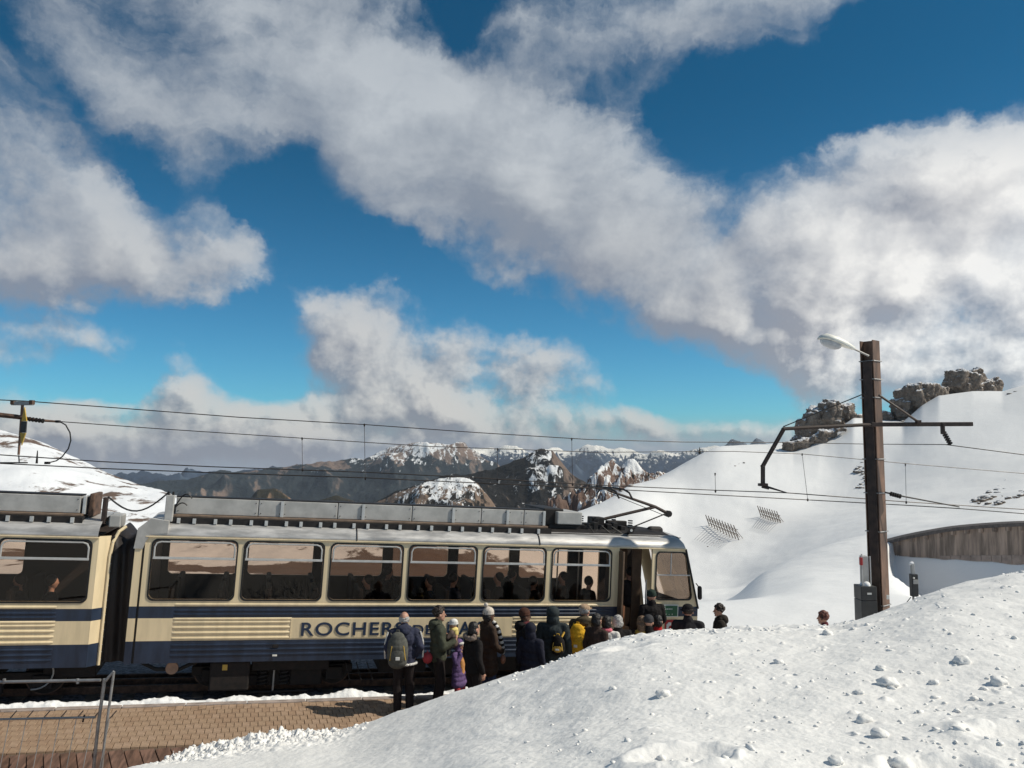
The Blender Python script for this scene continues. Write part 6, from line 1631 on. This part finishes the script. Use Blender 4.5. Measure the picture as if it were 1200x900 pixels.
# passengers seen through the windows
C_pas = [cloth('passenger_coat_%s' % n, c) for n, c in (('dark', (.03, .025, .025)), ('brown', (.07, .045, .035)), ('blue', (.03, .04, .07)))]
def passenger(px, v, w, label, m, hair, yaw=90, skin=M_skin):
    u = uat(px, v, 1.5); e = empty('person', (0, 0, 0), label, 'person', 'passengers inside the train')
    e.matrix_world = TM @ Matrix.Translation((u, v, .10)) @ Matrix.Rotation(rad(yaw), 4, 'Z')
    hz = w
    b = MB().ell((0, .02, hz), (.078, .095, .115)).ell((0, .04, hz-.06), (.055, .06, .06)).capsule((0, 0, hz-.2), (0, .01, hz-.08), .055, .05).ell((0, .115, hz-.02), (.010, .015, .016))
    b.ell((0, 0, hz-.40), (.16, .10, .20)).ell((0, 0, hz-.62), (.16, .12, .14)).capsule((-.14, 0, hz-.24), (.14, 0, hz-.24), .06, .06)
    for s in (-1, 1):
        b.capsule((s*.18, 0, hz-.25), (s*.21, .06, hz-.52), .045, .038).capsule((s*.21, .06, hz-.52), (s*.10, .26, hz-.58), .036, .026); hand(b, (s*.10, .26, hz-.58), (-s*.3, 1, 0), (0, 0, -1), s)
        b.capsule((s*.09, 0, hz-.66), (s*.12, .40, hz-.66), .075, .055).capsule((s*.12, .40, hz-.66), (s*.12, .38, hz-1.05), .050, .036).capsule((s*.12, .38, hz-1.08), (s*.12, .50, hz-1.10), .035, .03)
    remesh(b.build('body', skin, e), .016, 1)
    j = MB().ell((0, 0, hz-.38), (.20, .145, .22)).ell((0, 0, hz-.60), (.19, .15, .17)).capsule((-.15, 0, hz-.24), (.15, 0, hz-.24), .085, .085)
    for s in (-1, 1): j.capsule((s*.18, 0, hz-.25), (s*.21, .06, hz-.52), .07, .06).capsule((s*.21, .06, hz-.52), (s*.12, .22, hz-.57), .06, .045)
    remesh(j.build('jacket', m, e), .018, 2)
    h_ = MB().ell((0, -.005, hz+.025), (.092, .105, .11)); remesh(h_.build('hair', hair, e), .014, 1)
    for s in (-1, 1): MB().ell((s*.03, .098, hz+.01), (.008, .006, .006), None, 6, 5).build('eye', M_eye, e)
for (px, v, w, m, hr, yw, lab) in ((432,.55,1.28,0,H_black,80,'passenger silhouette in the third window from the left'),(455,1.7,1.30,1,H_dark,-80,'second passenger farther inside the third window'),
    (505,.6,1.26,0,H_dark,80,'left passenger in the fourth window'),(531,.5,1.34,2,H_black,-70,'right passenger in the fourth window'),(585,.55,1.36,0,H_black,80,'left passenger in the fifth window'),
    (600,1.6,1.28,1,H_dark,-80,'passenger behind at the far side of the fifth window'),(625,.5,1.30,0,H_black,-70,'right passenger in the fifth window'),(660,.5,1.40,0,H_dark,80,'left passenger in the sixth window'),
    (690,.6,1.30,1,H_black,-80,'right passenger in the sixth window'),(738,.7,1.50,0,H_black,10,'person standing inside the open train door'),(25,.6,1.22,0,H_dark,80,'left passenger in the rear car window'),(62,.6,1.20,0,H_black,-80,'right passenger in the rear car window')):
    passenger(px, v, w+.02, lab, C_pas[m], hr, yw)

# ------------------------------------------------------------------ air
HZ = bpy.data.materials.new('haze'); HZ.use_nodes = True; HZ.node_tree.nodes.clear(); N_ = NG(HZ.node_tree)
pv_ = N_.n('ShaderNodeVolumePrincipled'); pv_.inputs['Color'].default_value = (.80, .88, 1, 1); pv_.inputs['Density'].default_value = 3.8e-5; pv_.inputs['Anisotropy'].default_value = .2
o_ = N_.n('ShaderNodeOutputMaterial'); N_.l(pv_.outputs[0], o_.inputs['Volume'])
o = MB().box((-14500, -14500, -1401), (14500, 14500, 160)).build('haze', HZ); o['kind'] = 'stuff'
